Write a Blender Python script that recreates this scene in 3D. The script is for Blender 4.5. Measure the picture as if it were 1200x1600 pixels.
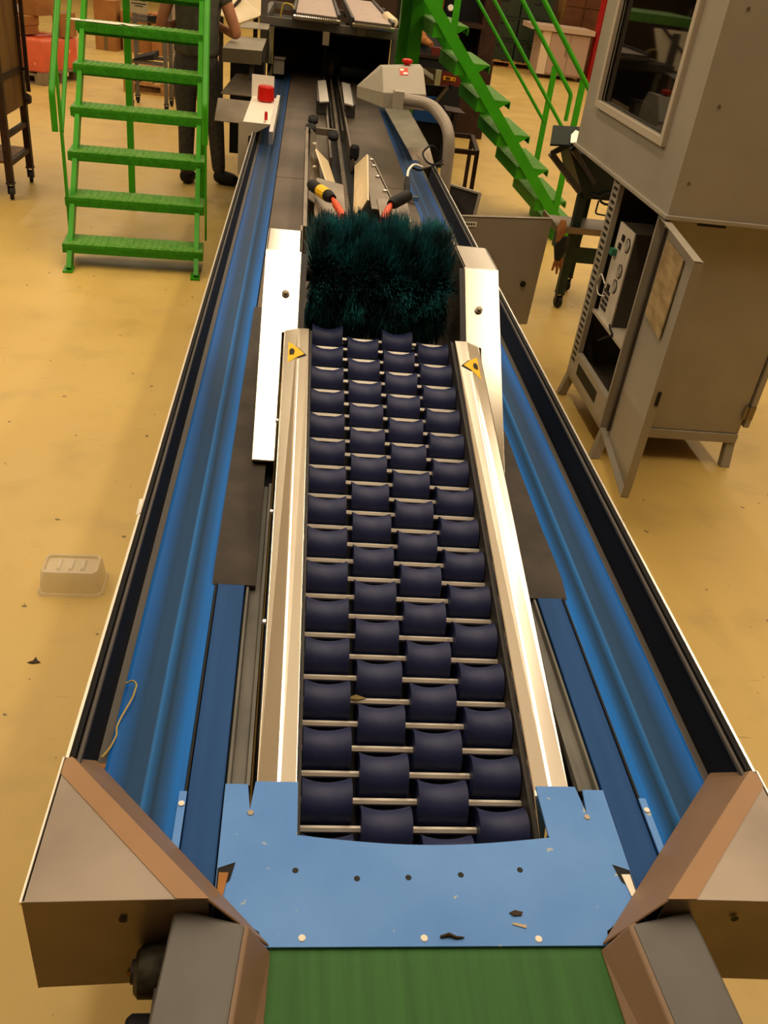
import bpy, bmesh, math, random
from mathutils import Vector, Matrix
random.seed(7)
R = math.radians
S = bpy.context.scene
COL = S.collection
for o in list(bpy.data.objects): bpy.data.objects.remove(o)

# ------------------------------------------------------------------ camera
cd = bpy.data.cameras.new('camera'); cam = bpy.data.objects.new('camera', cd); COL.objects.link(cam)
cd.sensor_fit = 'VERTICAL'; cd.sensor_height = 24.0; cd.lens = 1346.76/1600*24.0
cd.clip_start = 0.02; cd.clip_end = 200
pitch, yaw, roll = 0.57964105, 0.14394284, -0.13488465
cy, sy, cp, sp = math.cos(yaw), math.sin(yaw), math.cos(pitch), math.sin(pitch)
fwd = Vector((sy*cp, cy*cp, -sp)); rgt = Vector((cy, -sy, 0)); dwn = fwd.cross(rgt)
c_, s_ = math.cos(roll), math.sin(roll)
r2 = c_*rgt + s_*dwn; d2 = -s_*rgt + c_*dwn
cam.matrix_world = Matrix(((r2.x, -d2.x, -fwd.x, 0), (r2.y, -d2.y, -fwd.y, 0), (r2.z, -d2.z, -fwd.z, 2.0), (0, 0, 0, 1)))
S.camera = cam

# ------------------------------------------------------------------ world, exposure, lamps
w = bpy.data.worlds.new('world'); S.world = w; w.use_nodes = True
w.node_tree.nodes['Background'].inputs[0].default_value = (1, .86, .68, 1)
w.node_tree.nodes['Background'].inputs[1].default_value = 0.05
S.view_settings.view_transform = 'Standard'; S.view_settings.look = 'None'
S.view_settings.gamma = 1; S.view_settings.use_curve_mapping = False
S.view_settings.exposure = 0.33
WARM = (1.0, 0.83, 0.60)
CEIL = 5.2; ROOF = 6.1
# long rows of ceiling tubes along the hall: row x, first y, last y, watts per lamp
ROWS = [(-5.6, 1.5, 24, 42), (-3.3, .8, 24, 42), (-.06, .45, 24, 34), (1.72, 1.5, 24, 34), (4.1, 1.2, 24, 42), (7.2, 1.5, 24, 42)]
LAMPLEN, LAMPW = 2.9, .28
FAR_LAMPS = .55   # far tubes turned down to darken the far floor

# ------------------------------------------------------------------ materials
def srgb(h):
    h = h.lstrip('#'); v = [int(h[i:i+2], 16)/255 for i in (0, 2, 4)]
    return tuple(((x/12.92) if x <= .04045 else ((x+.055)/1.055)**2.4) for x in v) + (1,)
MATS = {}
def mat(name, col, rough=.5, metal=0, col2=None, scale=8, stretch=(1, 1, 1), amount=1.0, detail=4, bump=0, bscale=None,
        spots=None, spot_scale=30, spot_at=.72, aniso=0, emit=None, power=0, alpha=1, trans=0, rvar=0, lo=.35, hi=.65, spec=.3):
    if name in MATS: return MATS[name]
    m = bpy.data.materials.new(name); m.use_nodes = True; nt = m.node_tree; N = nt.nodes; L = nt.links
    b = N['Principled BSDF']
    b.inputs['Roughness'].default_value = rough; b.inputs['Metallic'].default_value = metal
    b.inputs['Base Color'].default_value = srgb(col); b.inputs['Specular IOR Level'].default_value = spec
    if aniso: b.inputs['Anisotropic'].default_value = aniso
    if trans: b.inputs['Transmission Weight'].default_value = trans; b.inputs['IOR'].default_value = 1.35
    b.inputs['Alpha'].default_value = alpha
    if emit:
        b.inputs['Emission Color'].default_value = srgb(emit); b.inputs['Emission Strength'].default_value = power
    tc = N.new('ShaderNodeTexCoord'); mp = N.new('ShaderNodeMapping'); mp.inputs['Scale'].default_value = stretch
    L.new(tc.outputs['Object'], mp.inputs['Vector'])
    cur = None
    if col2:
        n = N.new('ShaderNodeTexNoise'); n.inputs['Scale'].default_value = scale; n.inputs['Detail'].default_value = detail
        L.new(mp.outputs['Vector'], n.inputs['Vector'])
        rp = N.new('ShaderNodeMapRange'); rp.inputs['From Min'].default_value = lo; rp.inputs['From Max'].default_value = hi
        rp.inputs['To Max'].default_value = amount
        L.new(n.outputs['Fac'], rp.inputs['Value'])
        mx = N.new('ShaderNodeMix'); mx.data_type = 'RGBA'
        mx.inputs[6].default_value = srgb(col); mx.inputs[7].default_value = srgb(col2)
        L.new(rp.outputs['Result'], mx.inputs[0]); cur = mx.outputs[2]
        if rvar:
            rr = N.new('ShaderNodeMapRange'); rr.inputs['To Min'].default_value = rough - rvar; rr.inputs['To Max'].default_value = rough + rvar
            L.new(rp.outputs['Result'], rr.inputs['Value']); L.new(rr.outputs['Result'], b.inputs['Roughness'])
    if spots:
        n2 = N.new('ShaderNodeTexNoise'); n2.inputs['Scale'].default_value = spot_scale; n2.inputs['Detail'].default_value = 3
        L.new(tc.outputs['Object'], n2.inputs['Vector'])
        r2_ = N.new('ShaderNodeMapRange'); r2_.inputs['From Min'].default_value = spot_at; r2_.inputs['From Max'].default_value = spot_at + .03
        L.new(n2.outputs['Fac'], r2_.inputs['Value'])
        mx2 = N.new('ShaderNodeMix'); mx2.data_type = 'RGBA'; mx2.inputs[6].default_value = srgb(col); mx2.inputs[7].default_value = srgb(spots)
        if cur: L.new(cur, mx2.inputs[6])
        L.new(r2_.outputs['Result'], mx2.inputs[0]); cur = mx2.outputs[2]
    if cur: L.new(cur, b.inputs['Base Color'])
    if bump:
        n3 = N.new('ShaderNodeTexNoise'); n3.inputs['Scale'].default_value = bscale or scale*4; n3.inputs['Detail'].default_value = 3
        L.new(mp.outputs['Vector'], n3.inputs['Vector'])
        bp = N.new('ShaderNodeBump'); bp.inputs['Strength'].default_value = bump; bp.inputs['Distance'].default_value = .004
        L.new(n3.outputs['Fac'], bp.inputs['Height']); L.new(bp.outputs['Normal'], b.inputs['Normal'])
    MATS[name] = m; return m

STEEL = mat('brushed_steel', '#d2cbc0', .19, 1, '#c6bfb2', 6, (1, .12, 1), .8, rvar=.03)
STEEL_DULL = mat('dull_steel', '#94887a', .42, .9, '#74695c', 5, (1, 1, 1), .8, bump=.05)
STEEL_BRIGHT = mat('bright_steel', '#f0ebe2', .34, 1)
TOWER = mat('tower_steel', '#d8d2c6', .20, 1, '#c2b9a8', 3, (1, 1, 1), .6)
DARKMETAL = mat('dark_painted_metal', '#2e2c2c', .5, .2, '#3b3734', 9)
BLACK = mat('black_interior', '#0d0d0f', .7)
RUBBER = mat('black_rubber', '#2c2723', .62, 0, '#40372f', 10, (1, 1, 1), 1, bump=.35, bscale=40, spots='#7a6c58', spot_scale=60, spot_at=.77)
GREYSTRIP = mat('grey_painted_strip', '#4e4946', .5, .1, '#4a4542', 8)
WALLIN = mat('dark_trough_liner', '#121316', .5, 0, '#1a1a1d', 4, (1, .2, 1), spec=.1)
GREYDECK = mat('worn_grey_deck', '#6a5d50', .5, .5, '#50463c', 3.5, (1, .6, 1), 1, 6, bump=.08, spots='#332b25', spot_scale=14, spot_at=.74)
CHANNEL = mat('grey_channel_paint', '#6e6c66', .5, .1, '#5a5954', 6, spots='#a59a86', spot_scale=60, spot_at=.78)
ROLLER = mat('navy_rubber', '#1b244c', .5, 0, '#262f5a', 9, (1, 1, 1), .8, bump=.12, bscale=70, spots='#65646f', spot_scale=75, spot_at=.72, spec=.35)
INBELT = mat('flat_blue_belt', '#17407a', .55, 0, '#234d86', 25, (1, .03, 1), 1, spec=.12)
PLATE = mat('blue_plastic_sheet', '#5f97e2', .45, 0, '#4f87d6', 4, (1, 1, 1), .9, bump=.06, spots='#a9b3b6', spot_scale=42, spot_at=.70)
GREENBELT = mat('green_belt', '#2f6528', .6, 0, '#275820', 60, (1, .04, 1), .9, bump=.05, spots='#9ab08a', spot_scale=70, spot_at=.795)
CORNER = mat('grey_corner_sheet', '#978b7f', .42, .6, '#786d63', 3, (1, 1, 1), 1, 5, bump=.05)
TAPE = mat('brown_tape', '#866c54', .42, 0, '#775e48', 5, (1, 1, 1), .8, bump=.12, bscale=25)
TAPE_LIT = mat('brown_tape_lit', '#a37e5a', .40, 0, '#926e4a', 5, (1, 1, 1), .8, bump=.12, bscale=25)  # lighter copy of the tape, the light on the top fold painted in
CHEEK = mat('grey_cheek_paint', '#64625f', .42, .2, '#545250', 5, (1, 1, 1), 1, bump=.08)
GREEN = mat('green_paint', '#379512', .36, 0, '#2e830e', 7, (1, 1, 1), .6, bump=.08)
TREAD = mat('worn_green_tread', '#6c9a45', .45, 0, '#478a24', 30, (1, 1, 1), 1, bump=.4, bscale=90)  # worn tops, also lightened for the light they reflect
TREADF = mat('green_tread_front', '#379016', .5, 0, '#2c7a10', 30, (1, 1, 1), 1, bump=.35, bscale=80)
CABINET = mat('grey_beige_enamel', '#9f9788', .45, .1, '#948c7e', 4, (1, 1, 1), .7, bump=.05, bscale=120)
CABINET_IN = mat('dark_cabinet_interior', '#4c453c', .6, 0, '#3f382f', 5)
WHITE = mat('white_enamel', '#e6ddd0', .4)
CREAM = mat('cream_plastic', '#e8d6b4', .42, 0, '#decaa2', 6)
PINKWHITE = mat('white_belt', '#b3a096', .55, 0, '#a8958b', 12)
RED = mat('red_plastic', '#b8120a', .3)
ORANGE = mat('orange_film', '#e3552a', .25, 0, '#c2401a', 6, (1, 1, 1), 1, bump=.5, bscale=14, spots='#ffb28a', spot_scale=11, spot_at=.70)
CARD = mat('cardboard', '#a5713a', .75, 0, '#946230', 5)
WOOD = mat('pallet_wood', '#b98c50', .7, 0, '#98703c', 14, (1, .15, 1))
WOODBROWN = mat('brown_wood_panel', '#85602f', .6, 0, '#604019', 9, (1, 1, .15))
RUST = mat('dark_brown_metal', '#3a2418', .55, .3, '#2a1b13', 12)
DKGREEN = mat('dark_green_paint', '#26362b', .5, .1, '#1c2a22', 9)
TEAL = mat('teal_paint', '#2a6b50', .45)
DENIM = mat('grey_denim', '#3a3733', .85, 0, '#4a4641', 30, bump=.2)
SHIRT = mat('grey_shirt', '#56544a', .9, 0, '#474539', 14, bump=.5, bscale=10)
SKIN = mat('skin', '#b37a58', .55, 0, '#a46a4b', 10)
SHOE = mat('black_shoe', '#14120f', .6)
HAIR = mat('brown_hair', '#2b1c12', .7, 0, '#3a281a', 40, (1, 1, .2))
YELLOW = mat('yellow_label', '#f2c012', .45)
INK = mat('black_ink', '#19150f', .6)
PAPER = mat('white_paper', '#efe8da', .7)
GREYTUBE = mat('grey_tube_paint', '#8f8578', .32, .1)
WHEEL = mat('black_wheel', '#1a1715', .6)
CRATE = mat('dark_green_crate', '#2e3a28', .6, 0, '#24301f', 10)
REDPAINT = mat('red_painted_column', '#a01414', .5)
WALLMAT = mat('brown_wall', '#4a3828', .8, 0, '#3c2d20', 2)
CEILMAT = mat('grey_ceiling_panel', '#d6cfc4', .8, 0, '#cac2b6', 2)
TIPTEAL = mat('teal_bristles', '#17474f', .6)
BRISTLE = mat('dark_bristles', '#16383e', .55, 0, '#2f8f9c', 14, (1, 1, 1), 1, lo=.42, hi=.70, spec=.4)
LAMPGLOW = mat('lamp_diffuser', '#fff0d8', .5, emit='#ffe2b8', power=9)
PLEATHER = mat('cream_wall', '#8f806c', .8)

def floor_material():
    m = bpy.data.materials.new('yellow_epoxy_floor'); m.use_nodes = True; nt = m.node_tree; N = nt.nodes; L = nt.links
    b = N['Principled BSDF']; b.inputs['Roughness'].default_value = .42
    tc = N.new('ShaderNodeTexCoord')
    def noise(sc, d=5, vec=None):
        n = N.new('ShaderNodeTexNoise'); n.inputs['Scale'].default_value = sc; n.inputs['Detail'].default_value = d
        L.new(vec or tc.outputs['Object'], n.inputs['Vector']); return n.outputs['Fac']
    def rng(s, a, bb, t0=0, t1=1):
        r = N.new('ShaderNodeMapRange'); r.inputs['From Min'].default_value = a; r.inputs['From Max'].default_value = bb
        r.inputs['To Min'].default_value = t0; r.inputs['To Max'].default_value = t1; L.new(s, r.inputs['Value']); return r.outputs['Result']
    def mix(f, a, bb):
        x = N.new('ShaderNodeMix'); x.data_type = 'RGBA'; L.new(f, x.inputs[0])
        for i, v in ((6, a), (7, bb)):
            if isinstance(v, tuple): x.inputs[i].default_value = v
            else: L.new(v, x.inputs[i])
        return x.outputs[2]
    c = mix(rng(noise(.8), .38, .70, 0, .6), srgb('#cbac5f'), srgb('#b99851'))
    c = mix(rng(noise(4, 6), .54, .78, 0, .4), c, srgb('#97804f'))
    c = mix(rng(noise(23, 2),   .715, .74, 0, .85), c, srgb('#4a3a22'))
    mp = N.new('ShaderNodeMapping'); mp.inputs['Scale'].default_value = (1, 9, 1); mp.inputs['Rotation'].default_value = (0, 0, .5); L.new(tc.outputs['Object'], mp.inputs['Vector'])
    c = mix(rng(noise(3, 3, mp.outputs['Vector']), .70, .74, 0, .4), c, srgb('#775f3a'))
    L.new(c, b.inputs['Base Color'])
    L.new(rng(noise(3), .3, .7, .34, .52), b.inputs['Roughness'])
    bp = N.new('ShaderNodeBump'); bp.inputs['Strength'].default_value = .08; bp.inputs['Distance'].default_value = .01
    L.new(noise(6), bp.inputs['Height']); L.new(bp.outputs['Normal'], b.inputs['Normal'])
    return m

def belt_material():
    """blue belt with a grimy dark band along each half of the V, worn in by the goods"""
    m = bpy.data.materials.new('blue_trough_belt'); m.use_nodes = True; nt = m.node_tree; N = nt.nodes; L = nt.links
    b = N['Principled BSDF']; b.inputs['Roughness'].default_value = .5; b.inputs['Specular IOR Level'].default_value = .12
    uv = N.new('ShaderNodeUVMap'); sep = N.new('ShaderNodeSeparateXYZ'); L.new(uv.outputs['UV'], sep.inputs[0])
    r = N.new('ShaderNodeValToRGB'); e = r.color_ramp.elements
    stops = [(0, '#1568c4'), (.12, '#125eb2'), (.30, '#18426c'), (.50, '#1a4470'), (.535, '#2f76c0'), (.575, '#1f5c9c'), (.66, '#1c3a58'), (.78, '#1a5290'), (.9, '#126cc8'), (1, '#126cc8')]
    e[0].position = 0; e[0].color = srgb(stops[0][1]); e[1].position = 1; e[1].color = srgb(stops[-1][1])
    for p, h in stops[1:-1]:
        x = e.new(p); x.color = srgb(h)
    L.new(sep.outputs[0], r.inputs['Fac'])
    tc = N.new('ShaderNodeTexCoord'); mp = N.new('ShaderNodeMapping'); mp.inputs['Scale'].default_value = (14, .5, 1); L.new(tc.outputs['Object'], mp.inputs['Vector'])
    n = N.new('ShaderNodeTexNoise'); n.inputs['Scale'].default_value = 5; n.inputs['Detail'].default_value = 4; L.new(mp.outputs['Vector'], n.inputs['Vector'])
    g = N.new('ShaderNodeMapRange'); g.inputs['From Min'].default_value = .4; g.inputs['From Max'].default_value = .75; g.inputs['To Max'].default_value = .25; L.new(n.outputs['Fac'], g.inputs['Value'])
    x = N.new('ShaderNodeMix'); x.data_type = 'RGBA'; L.new(g.outputs['Result'], x.inputs[0]); L.new(r.outputs['Color'], x.inputs[6]); x.inputs[7].default_value = srgb('#24384c')
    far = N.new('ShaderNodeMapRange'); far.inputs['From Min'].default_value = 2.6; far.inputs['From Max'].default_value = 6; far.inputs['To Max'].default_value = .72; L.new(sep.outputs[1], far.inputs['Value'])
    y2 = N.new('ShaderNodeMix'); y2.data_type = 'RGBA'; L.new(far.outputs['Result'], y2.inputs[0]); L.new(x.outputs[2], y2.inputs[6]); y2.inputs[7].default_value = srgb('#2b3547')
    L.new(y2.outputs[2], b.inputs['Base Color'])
    return m
BELT = belt_material(); FLOOR = floor_material()

# ------------------------------------------------------------------ mesh builder
class MB:
    def __init__(s): s.v = []; s.f = []; s.uv = {}
    def add(s, vs, fs):
        n = len(s.v); s.v += [tuple(v) for v in vs]; s.f += [tuple(n+i for i in f) for f in fs]; return s
    def box(s, x0, x1, y0, y1, z0, z1):
        return s.add([(x, y, z) for z in (z0, z1) for y in (y0, y1) for x in (x0, x1)],
                     [(0, 2, 3, 1), (4, 5, 7, 6), (0, 1, 5, 4), (2, 6, 7, 3), (0, 4, 6, 2), (1, 3, 7, 5)])
    def hexa(s, b, t):
        """bottom quad and top quad, both listed in the same turn"""
        return s.add(list(b)+list(t), [(3, 2, 1, 0), (4, 5, 6, 7)] + [(i, (i+1) % 4, 4+(i+1) % 4, 4+i) for i in range(4)])
    def slab(s, pts, th, up=(0, 0, 1)):
        """flat polygon given thickness th against its normal"""
        p = [Vector(q) for q in pts]; n = Vector((0, 0, 0))
        for i in range(len(p)): n += p[i].cross(p[(i+1) % len(p)])
        n.normalize()
        if n.dot(Vector(up)) < 0: n = -n; p = p[::-1]
        k = len(p); q = [a-n*th for a in p]
        return s.add(p+q, [tuple(range(k)), tuple(range(2*k-1, k-1, -1))] + [(i, k+i, k+(i+1) % k, (i+1) % k) for i in range(k)])
    def ext(s, prof, y0, y1, cap=True):
        """closed profile in (x, z) swept along y"""
        k = len(prof)
        vs = [(x, y0, z) for x, z in prof] + [(x, y1, z) for x, z in prof]
        fs = [(i, (i+1) % k, k+(i+1) % k, k+i) for i in range(k)]
        if cap: fs += [tuple(range(k-1, -1, -1)), tuple(range(k, 2*k))]
        return s.add(vs, fs)
    def bar(s, a, b, w, h=None, up=(0, 0, 1)):
        """square bar from a to b, w wide and h tall"""
        h = h or w; a = Vector(a); b = Vector(b); d = (b-a).normalized(); u = Vector(up)
        if abs(d.dot(u)) > .98: u = Vector((0, 1, 0))
        x = d.cross(u).normalized(); y = x.cross(d)
        q = [(-w/2, -h/2), (w/2, -h/2), (w/2, h/2), (-w/2, h/2)]
        return s.hexa([a+x*i+y*j for i, j in q], [b+x*i+y*j for i, j in q])
    def tube(s, path, r, n=10, cap=True):
        P = [Vector(p) for p in path]; rr = r if isinstance(r, (list, tuple)) else [r]*len(P)
        vs = []; prev = None
        for i, p in enumerate(P):
            t = (P[min(i+1, len(P)-1)]-P[max(i-1, 0)]).normalized()
            if prev is None:
                a = Vector((0, 0, 1)) if abs(t.z) < .9 else Vector((1, 0, 0)); x = t.cross(a).normalized()
            else: x = (prev - t*prev.dot(t)).normalized()
            prev = x; y = t.cross(x)
            vs += [p + (x*math.cos(2*math.pi*k/n)+y*math.sin(2*math.pi*k/n))*rr[i] for k in range(n)]
        fs = [(i*n+k, i*n+(k+1) % n, (i+1)*n+(k+1) % n, (i+1)*n+k) for i in range(len(P)-1) for k in range(n)]
        if cap: fs += [tuple(range(n-1, -1, -1)), tuple(range((len(P)-1)*n, len(P)*n))]
        return s.add(vs, fs)
    def lathe(s, prof, c, axis, n=20, cap=True):
        """profile of (distance along axis, radius)"""
        a = Vector(axis).normalized(); c = Vector(c)
        u = a.orthogonal().normalized(); v = a.cross(u); vs = []
        for t, r in prof: vs += [c+a*t+(u*math.cos(2*math.pi*k/n)+v*math.sin(2*math.pi*k/n))*r for k in range(n)]
        m = len(prof); fs = [(i*n+k, i*n+(k+1) % n, (i+1)*n+(k+1) % n, (i+1)*n+k) for i in range(m-1) for k in range(n)]
        if cap: fs += [tuple(range(n-1, -1, -1)), tuple(range((m-1)*n, m*n))]
        return s.add(vs, fs)
    def mesh(s, name, m, org=(0, 0, 0), smooth=None):
        me = bpy.data.meshes.new(name); o = Vector(org)
        me.from_pydata([tuple(Vector(v)-o) for v in s.v], [], s.f); me.materials.append(m)
        bm = bmesh.new(); bm.from_mesh(me); bmesh.ops.recalc_face_normals(bm, faces=bm.faces); bm.to_mesh(me); bm.free()
        if smooth:
            me.polygons.foreach_set('use_smooth', [True]*len(me.polygons))
            me.set_sharp_from_angle(angle=R(smooth))
        me.update(); return me
    def build(s, name, m, parent=None, smooth=None, bevel=0, org=None, label=None, seg=2):
        if org is None: org = parent['_org'] if parent is not None and '_org' in parent else (0, 0, 0)
        ob = bpy.data.objects.new(name, s.mesh(name, m, org, smooth)); COL.objects.link(ob)
        if parent is not None: ob.parent = parent
        if bevel:
            bv = ob.modifiers.new('bevel', 'BEVEL'); bv.width = bevel; bv.segments = seg; bv.limit_method = 'ANGLE'; bv.angle_limit = R(40)
        if label: ob['label'] = label
        return ob
def bend(pts, rad, n=6):
    """round the inner corners of a path"""
    P = [Vector(p) for p in pts]; out = [P[0]]
    for i in range(1, len(P)-1):
        a = (P[i-1]-P[i]); b = (P[i+1]-P[i]); r = min(rad, a.length*.45, b.length*.45)
        p0 = P[i]+a.normalized()*r; p1 = P[i]+b.normalized()*r
        for k in range(n+1):
            t = k/n; out.append(p0*(1-t)**2+P[i]*2*t*(1-t)+p1*t*t)
    return out+[P[-1]]
def tag(o, label, cat, group=None, kind=None):
    o['label'] = label; o['category'] = cat
    if group: o['group'] = group
    if kind: o['kind'] = kind
    return o
def thing(name, label, cat, loc=(0, 0, 0), rz=0, group=None, local=False):
    """an Empty at the base; parts are given in world metres, or in the thing's own axes when local"""
    o = bpy.data.objects.new(name, None); COL.objects.link(o); o.empty_display_size = .1
    o.location = loc; o.rotation_euler = (0, 0, rz)
    ORG[o.name] = (0, 0, 0) if local or rz else tuple(loc)
    return tag(o, label, cat, group)
ORG = {}
def part(parent, name, mb, m, **k):
    p = parent
    while p.parent: p = p.parent
    return mb.build(name, m, parent, org=ORG.get(p.name, tuple(p.location)), **k)
def single(name, mb, m, label, cat, base, group=None, **k):
    o = mb.build(name, m, None, org=base, **k); o.location = base
    return tag(o, label, cat, group)
def struct(name, mb, m):
    o = mb.build(name, m); o['kind'] = 'structure'; return o
def copy_thing(src, loc, rz, label):
    c = src.copy(); COL.objects.link(c); c.location = loc; c.rotation_euler = (0, 0, rz); c['label'] = label
    def rec(a, b):
        for ch in list(a.children):
            d = ch.copy(); COL.objects.link(d); d.parent = b; rec(ch, d)
    rec(src, c); return c

# ------------------------------------------------------------------ the hall
X0, X1, Y0, Y1 = -8.0, 11.0, -4.0, 27.0
struct('floor', MB().box(X0, X1, Y0, Y1, -.1, 0), FLOOR)
struct('ceiling', MB().box(X0, X1, Y0, Y1, ROOF, ROOF+.1), CEILMAT)
struct('wall_back', MB().box(X0, X1, Y1, Y1+.15, 0, ROOF), WALLMAT)
struct('wall_front', MB().box(X0, X1, Y0-.15, Y0, 0, ROOF), PLEATHER)
struct('wall_left', MB().box(X0-.15, X0, Y0, Y1, 0, ROOF), PLEATHER)
struct('wall_right', MB().box(X1, X1+.15, Y0, Y1, 0, ROOF), PLEATHER)
ROWNAMES = ['along the left wall', 'over the left staircase', 'over the middle of the roller conveyor', 'over the right trough of the machine', 'over the grey control cabinet', 'along the right wall']
for (rx, y0_, y1_, pw), where in zip(ROWS, ROWNAMES):
    t = thing('ceiling_light', 'long row of warm ceiling tubes ' + where, 'ceiling light', (rx, y0_, CEIL), 0, 'ceiling light rows over the hall')
    for k in range(8):
        ly = y0_+LAMPLEN/2+k*(LAMPLEN+.12)
        part(t, 'housing', MB().box(rx-LAMPW/2-.02, rx+LAMPW/2+.02, ly-LAMPLEN/2-.02, ly+LAMPLEN/2+.02, CEIL, CEIL+.08), WHITE)
        part(t, 'rod', MB().tube([(rx, ly, CEIL+.08), (rx, ly, ROOF)], .01, 6), STEEL_DULL)
        ld = bpy.data.lights.new('lamp', 'AREA'); ld.shape = 'RECTANGLE'; ld.size = LAMPW; ld.size_y = LAMPLEN; ld.color = WARM
        ld.energy = pw if k < 2 else pw*FAR_LAMPS
        lo = bpy.data.objects.new('lamp', ld); COL.objects.link(lo); lo.parent = t; lo.location = (0, ly-y0_, -.01)
        lu = ld.copy(); lu.energy = ld.energy*.40      # uplight added above the housing to brighten the roof mirrored in the steel
        lo = bpy.data.objects.new('lamp', lu); COL.objects.link(lo); lo.parent = t; lo.location = (0, ly-y0_, .10); lo.rotation_euler = (math.pi, 0, 0)

# ------------------------------------------------------------------ sorting machine
CX = .26
def X(side, d): return CX + side*d
mach = thing('sorting_conveyor', 'long sorting machine with blue trough belts and grey deck running away from the camera', 'machine', (CX, 2.0, 0))
YF, YB = .70, 10.2
for sd, nm in ((-1, 'left'), (1, 'right')):
    yb = 6.0 if sd < 0 else 5.55
    def P(*pr): return [(X(sd, d), z) for d, z in pr]
    sw = part(mach, 'side_wall', MB().ext(P((.562, .72), (.562, .898), (.554, .898), (.538, .815), (.538, .72)), .93, yb), WALLIN)
    part(sw, 'top_edge', MB().ext(P((.562, .78), (.562, .902), (.567, .902), (.567, .78)), .925, yb), STEEL_BRIGHT, label='thin bright steel edge')
    part(sw, 'rail', MB().ext(P((.553, .886), (.552, .895), (.545, .895), (.544, .886)), .92, yb), GREYSTRIP, bevel=.003)
    # outer skirt and feet below the trough
    part(mach, 'skirt', MB().ext(P((.545, .30), (.545, .80), (.53, .80), (.53, .30)), 1.1, YB), DARKMETAL)
    for y in (1.3, 3.4, 5.5, 7.6, 9.7):
        part(mach, 'leg', MB().box(*sorted((X(sd, .46), X(sd, .52))), y-.03, y+.03, 0, .32).box(*sorted((X(sd, .44), X(sd, .54))), y-.05, y+.05, 0, .012), DARKMETAL)
    part(mach, 'trough_strip', MB().ext(P((.539, .80), (.539, .813), (.521, .809), (.521, .80)), .72, YB), GREYSTRIP)
    # V shaped outer belt (uv across the width)
    mb = MB(); prof = [(.5235, .8125), (.518, .8135), (.455, .7990), (.395, .8135), (.3895, .8125)]
    ys = [.72+(YB-.72)*k/12 for k in range(13)]
    me = bpy.data.meshes.new('outer_belt'); bm = bmesh.new(); uvl = bm.loops.layers.uv.new('UVMap')
    us = [0, .04, .53, .96, 1] if sd < 0 else [0, .04, .53, .96, 1]
    rows = [[bm.verts.new((X(sd, d)-CX, y-2.0, z)) for d, z in prof] for y in ys]
    low = [[bm.verts.new((X(sd, d)-CX, y-2.0, z-.006)) for d, z in prof] for y in ys]
    for i in range(len(ys)-1):
        for j in range(4):
            f = bm.faces.new((rows[i][j], rows[i][j+1], rows[i+1][j+1], rows[i+1][j]))
            for lp, (a, b) in zip(f.loops, ((j, i), (j+1, i), (j+1, i+1), (j, i+1))): lp[uvl].uv = (us[a], b)
            f2 = bm.faces.new((low[i][j+1], low[i][j], low[i+1][j], low[i+1][j+1]))
            for lp in f2.loops: lp[uvl].uv = (.5, 0)
    for j in (0, 4):
        for i in range(len(ys)-1): bm.faces.new((rows[i][j], rows[i+1][j], low[i+1][j], low[i][j]))
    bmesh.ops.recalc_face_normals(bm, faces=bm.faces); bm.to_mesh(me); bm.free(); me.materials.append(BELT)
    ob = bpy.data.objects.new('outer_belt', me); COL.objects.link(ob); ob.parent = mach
    part(mach, 'edge_strip', MB().ext(P((.3885, .80), (.3885, .816), (.3845, .816), (.3845, .80)), .72, 2.9), BLACK)
    part(mach, 'inner_belt', MB().ext(P((.383, .806), (.383, .815), (.326, .815), (.326, .806)), .66, 1.75), INBELT, bevel=.002)
    part(mach, 'channel', MB().ext(P((.322, .795), (.322, .812), (.317, .812), (.314, .801), (.293, .801), (.290, .812), (.284, .812), (.284, .795)), .95, 1.9), CHANNEL)
    # rubber mat over the inner belt, its front end drooping
    mb = MB(); n = 60; y0, y1 = 1.475, 3.1
    def zz(y, e): return .826 + .0015*math.sin(y*9+e) + .001*math.sin(y*23+e*2) - (.012*max(0, 1-(y-y0)/.05) if y < y0+.05 else 0)
    a, b = X(sd, .395), X(sd, .303)
    top = [[(a+(b-a)*u, y0+(y1-y0)*k/n, zz(y0+(y1-y0)*k/n, u*2+sd)) for u in (0, .33, .66, 1)] for k in range(n+1)]
    vs = [v for r_ in top for v in r_] + [(x, y, z-.011) for r_ in top for x, y, z in r_]; M_ = 4*(n+1)
    fs = []
    for k in range(n):
        for j in range(3):
            fs.append((4*k+j, 4*k+j+1, 4*k+j+5, 4*k+j+4)); fs.append((M_+4*k+j+1, M_+4*k+j, M_+4*k+j+4, M_+4*k+j+5))
        fs += [(4*k, 4*k+4, M_+4*k+4, M_+4*k), (4*k+3, M_+4*k+3, M_+4*k+7, 4*k+7)]
    fs += [(0, M_, M_+1, 1), (1, M_+1, M_+2, 2), (2, M_+2, M_+3, 3)]
    mb.add(vs, fs); part(mach, 'rubber_mat', mb, RUBBER, smooth=50)
    # grey deck sheets, each its own plate
    for ya, yb2 in ((3.1, 5.15), (5.16, 7.55), (7.56, 10.2)):
        part(mach, 'deck_sheet', MB().slab([(X(sd, .384), ya, .828), (X(sd, .384), yb2, .828), (X(sd, .075), yb2, .836), (X(sd, .075), ya, .836)], .006), GREYDECK, bevel=.002)
for sd in (-1, 1):
    part(mach, 'bed', MB().box(*sorted((X(sd, .284), X(sd, .529))), .72, YB, .73, .792), BLACK)
part(mach, 'bed', MB().box(CX-.284, CX+.284, 2.9, YB, .62, .792), BLACK)
part(mach, 'floor_tray', MB().box(CX-.284, CX+.284, .80, 2.9, .52, .54), BLACK)
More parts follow.
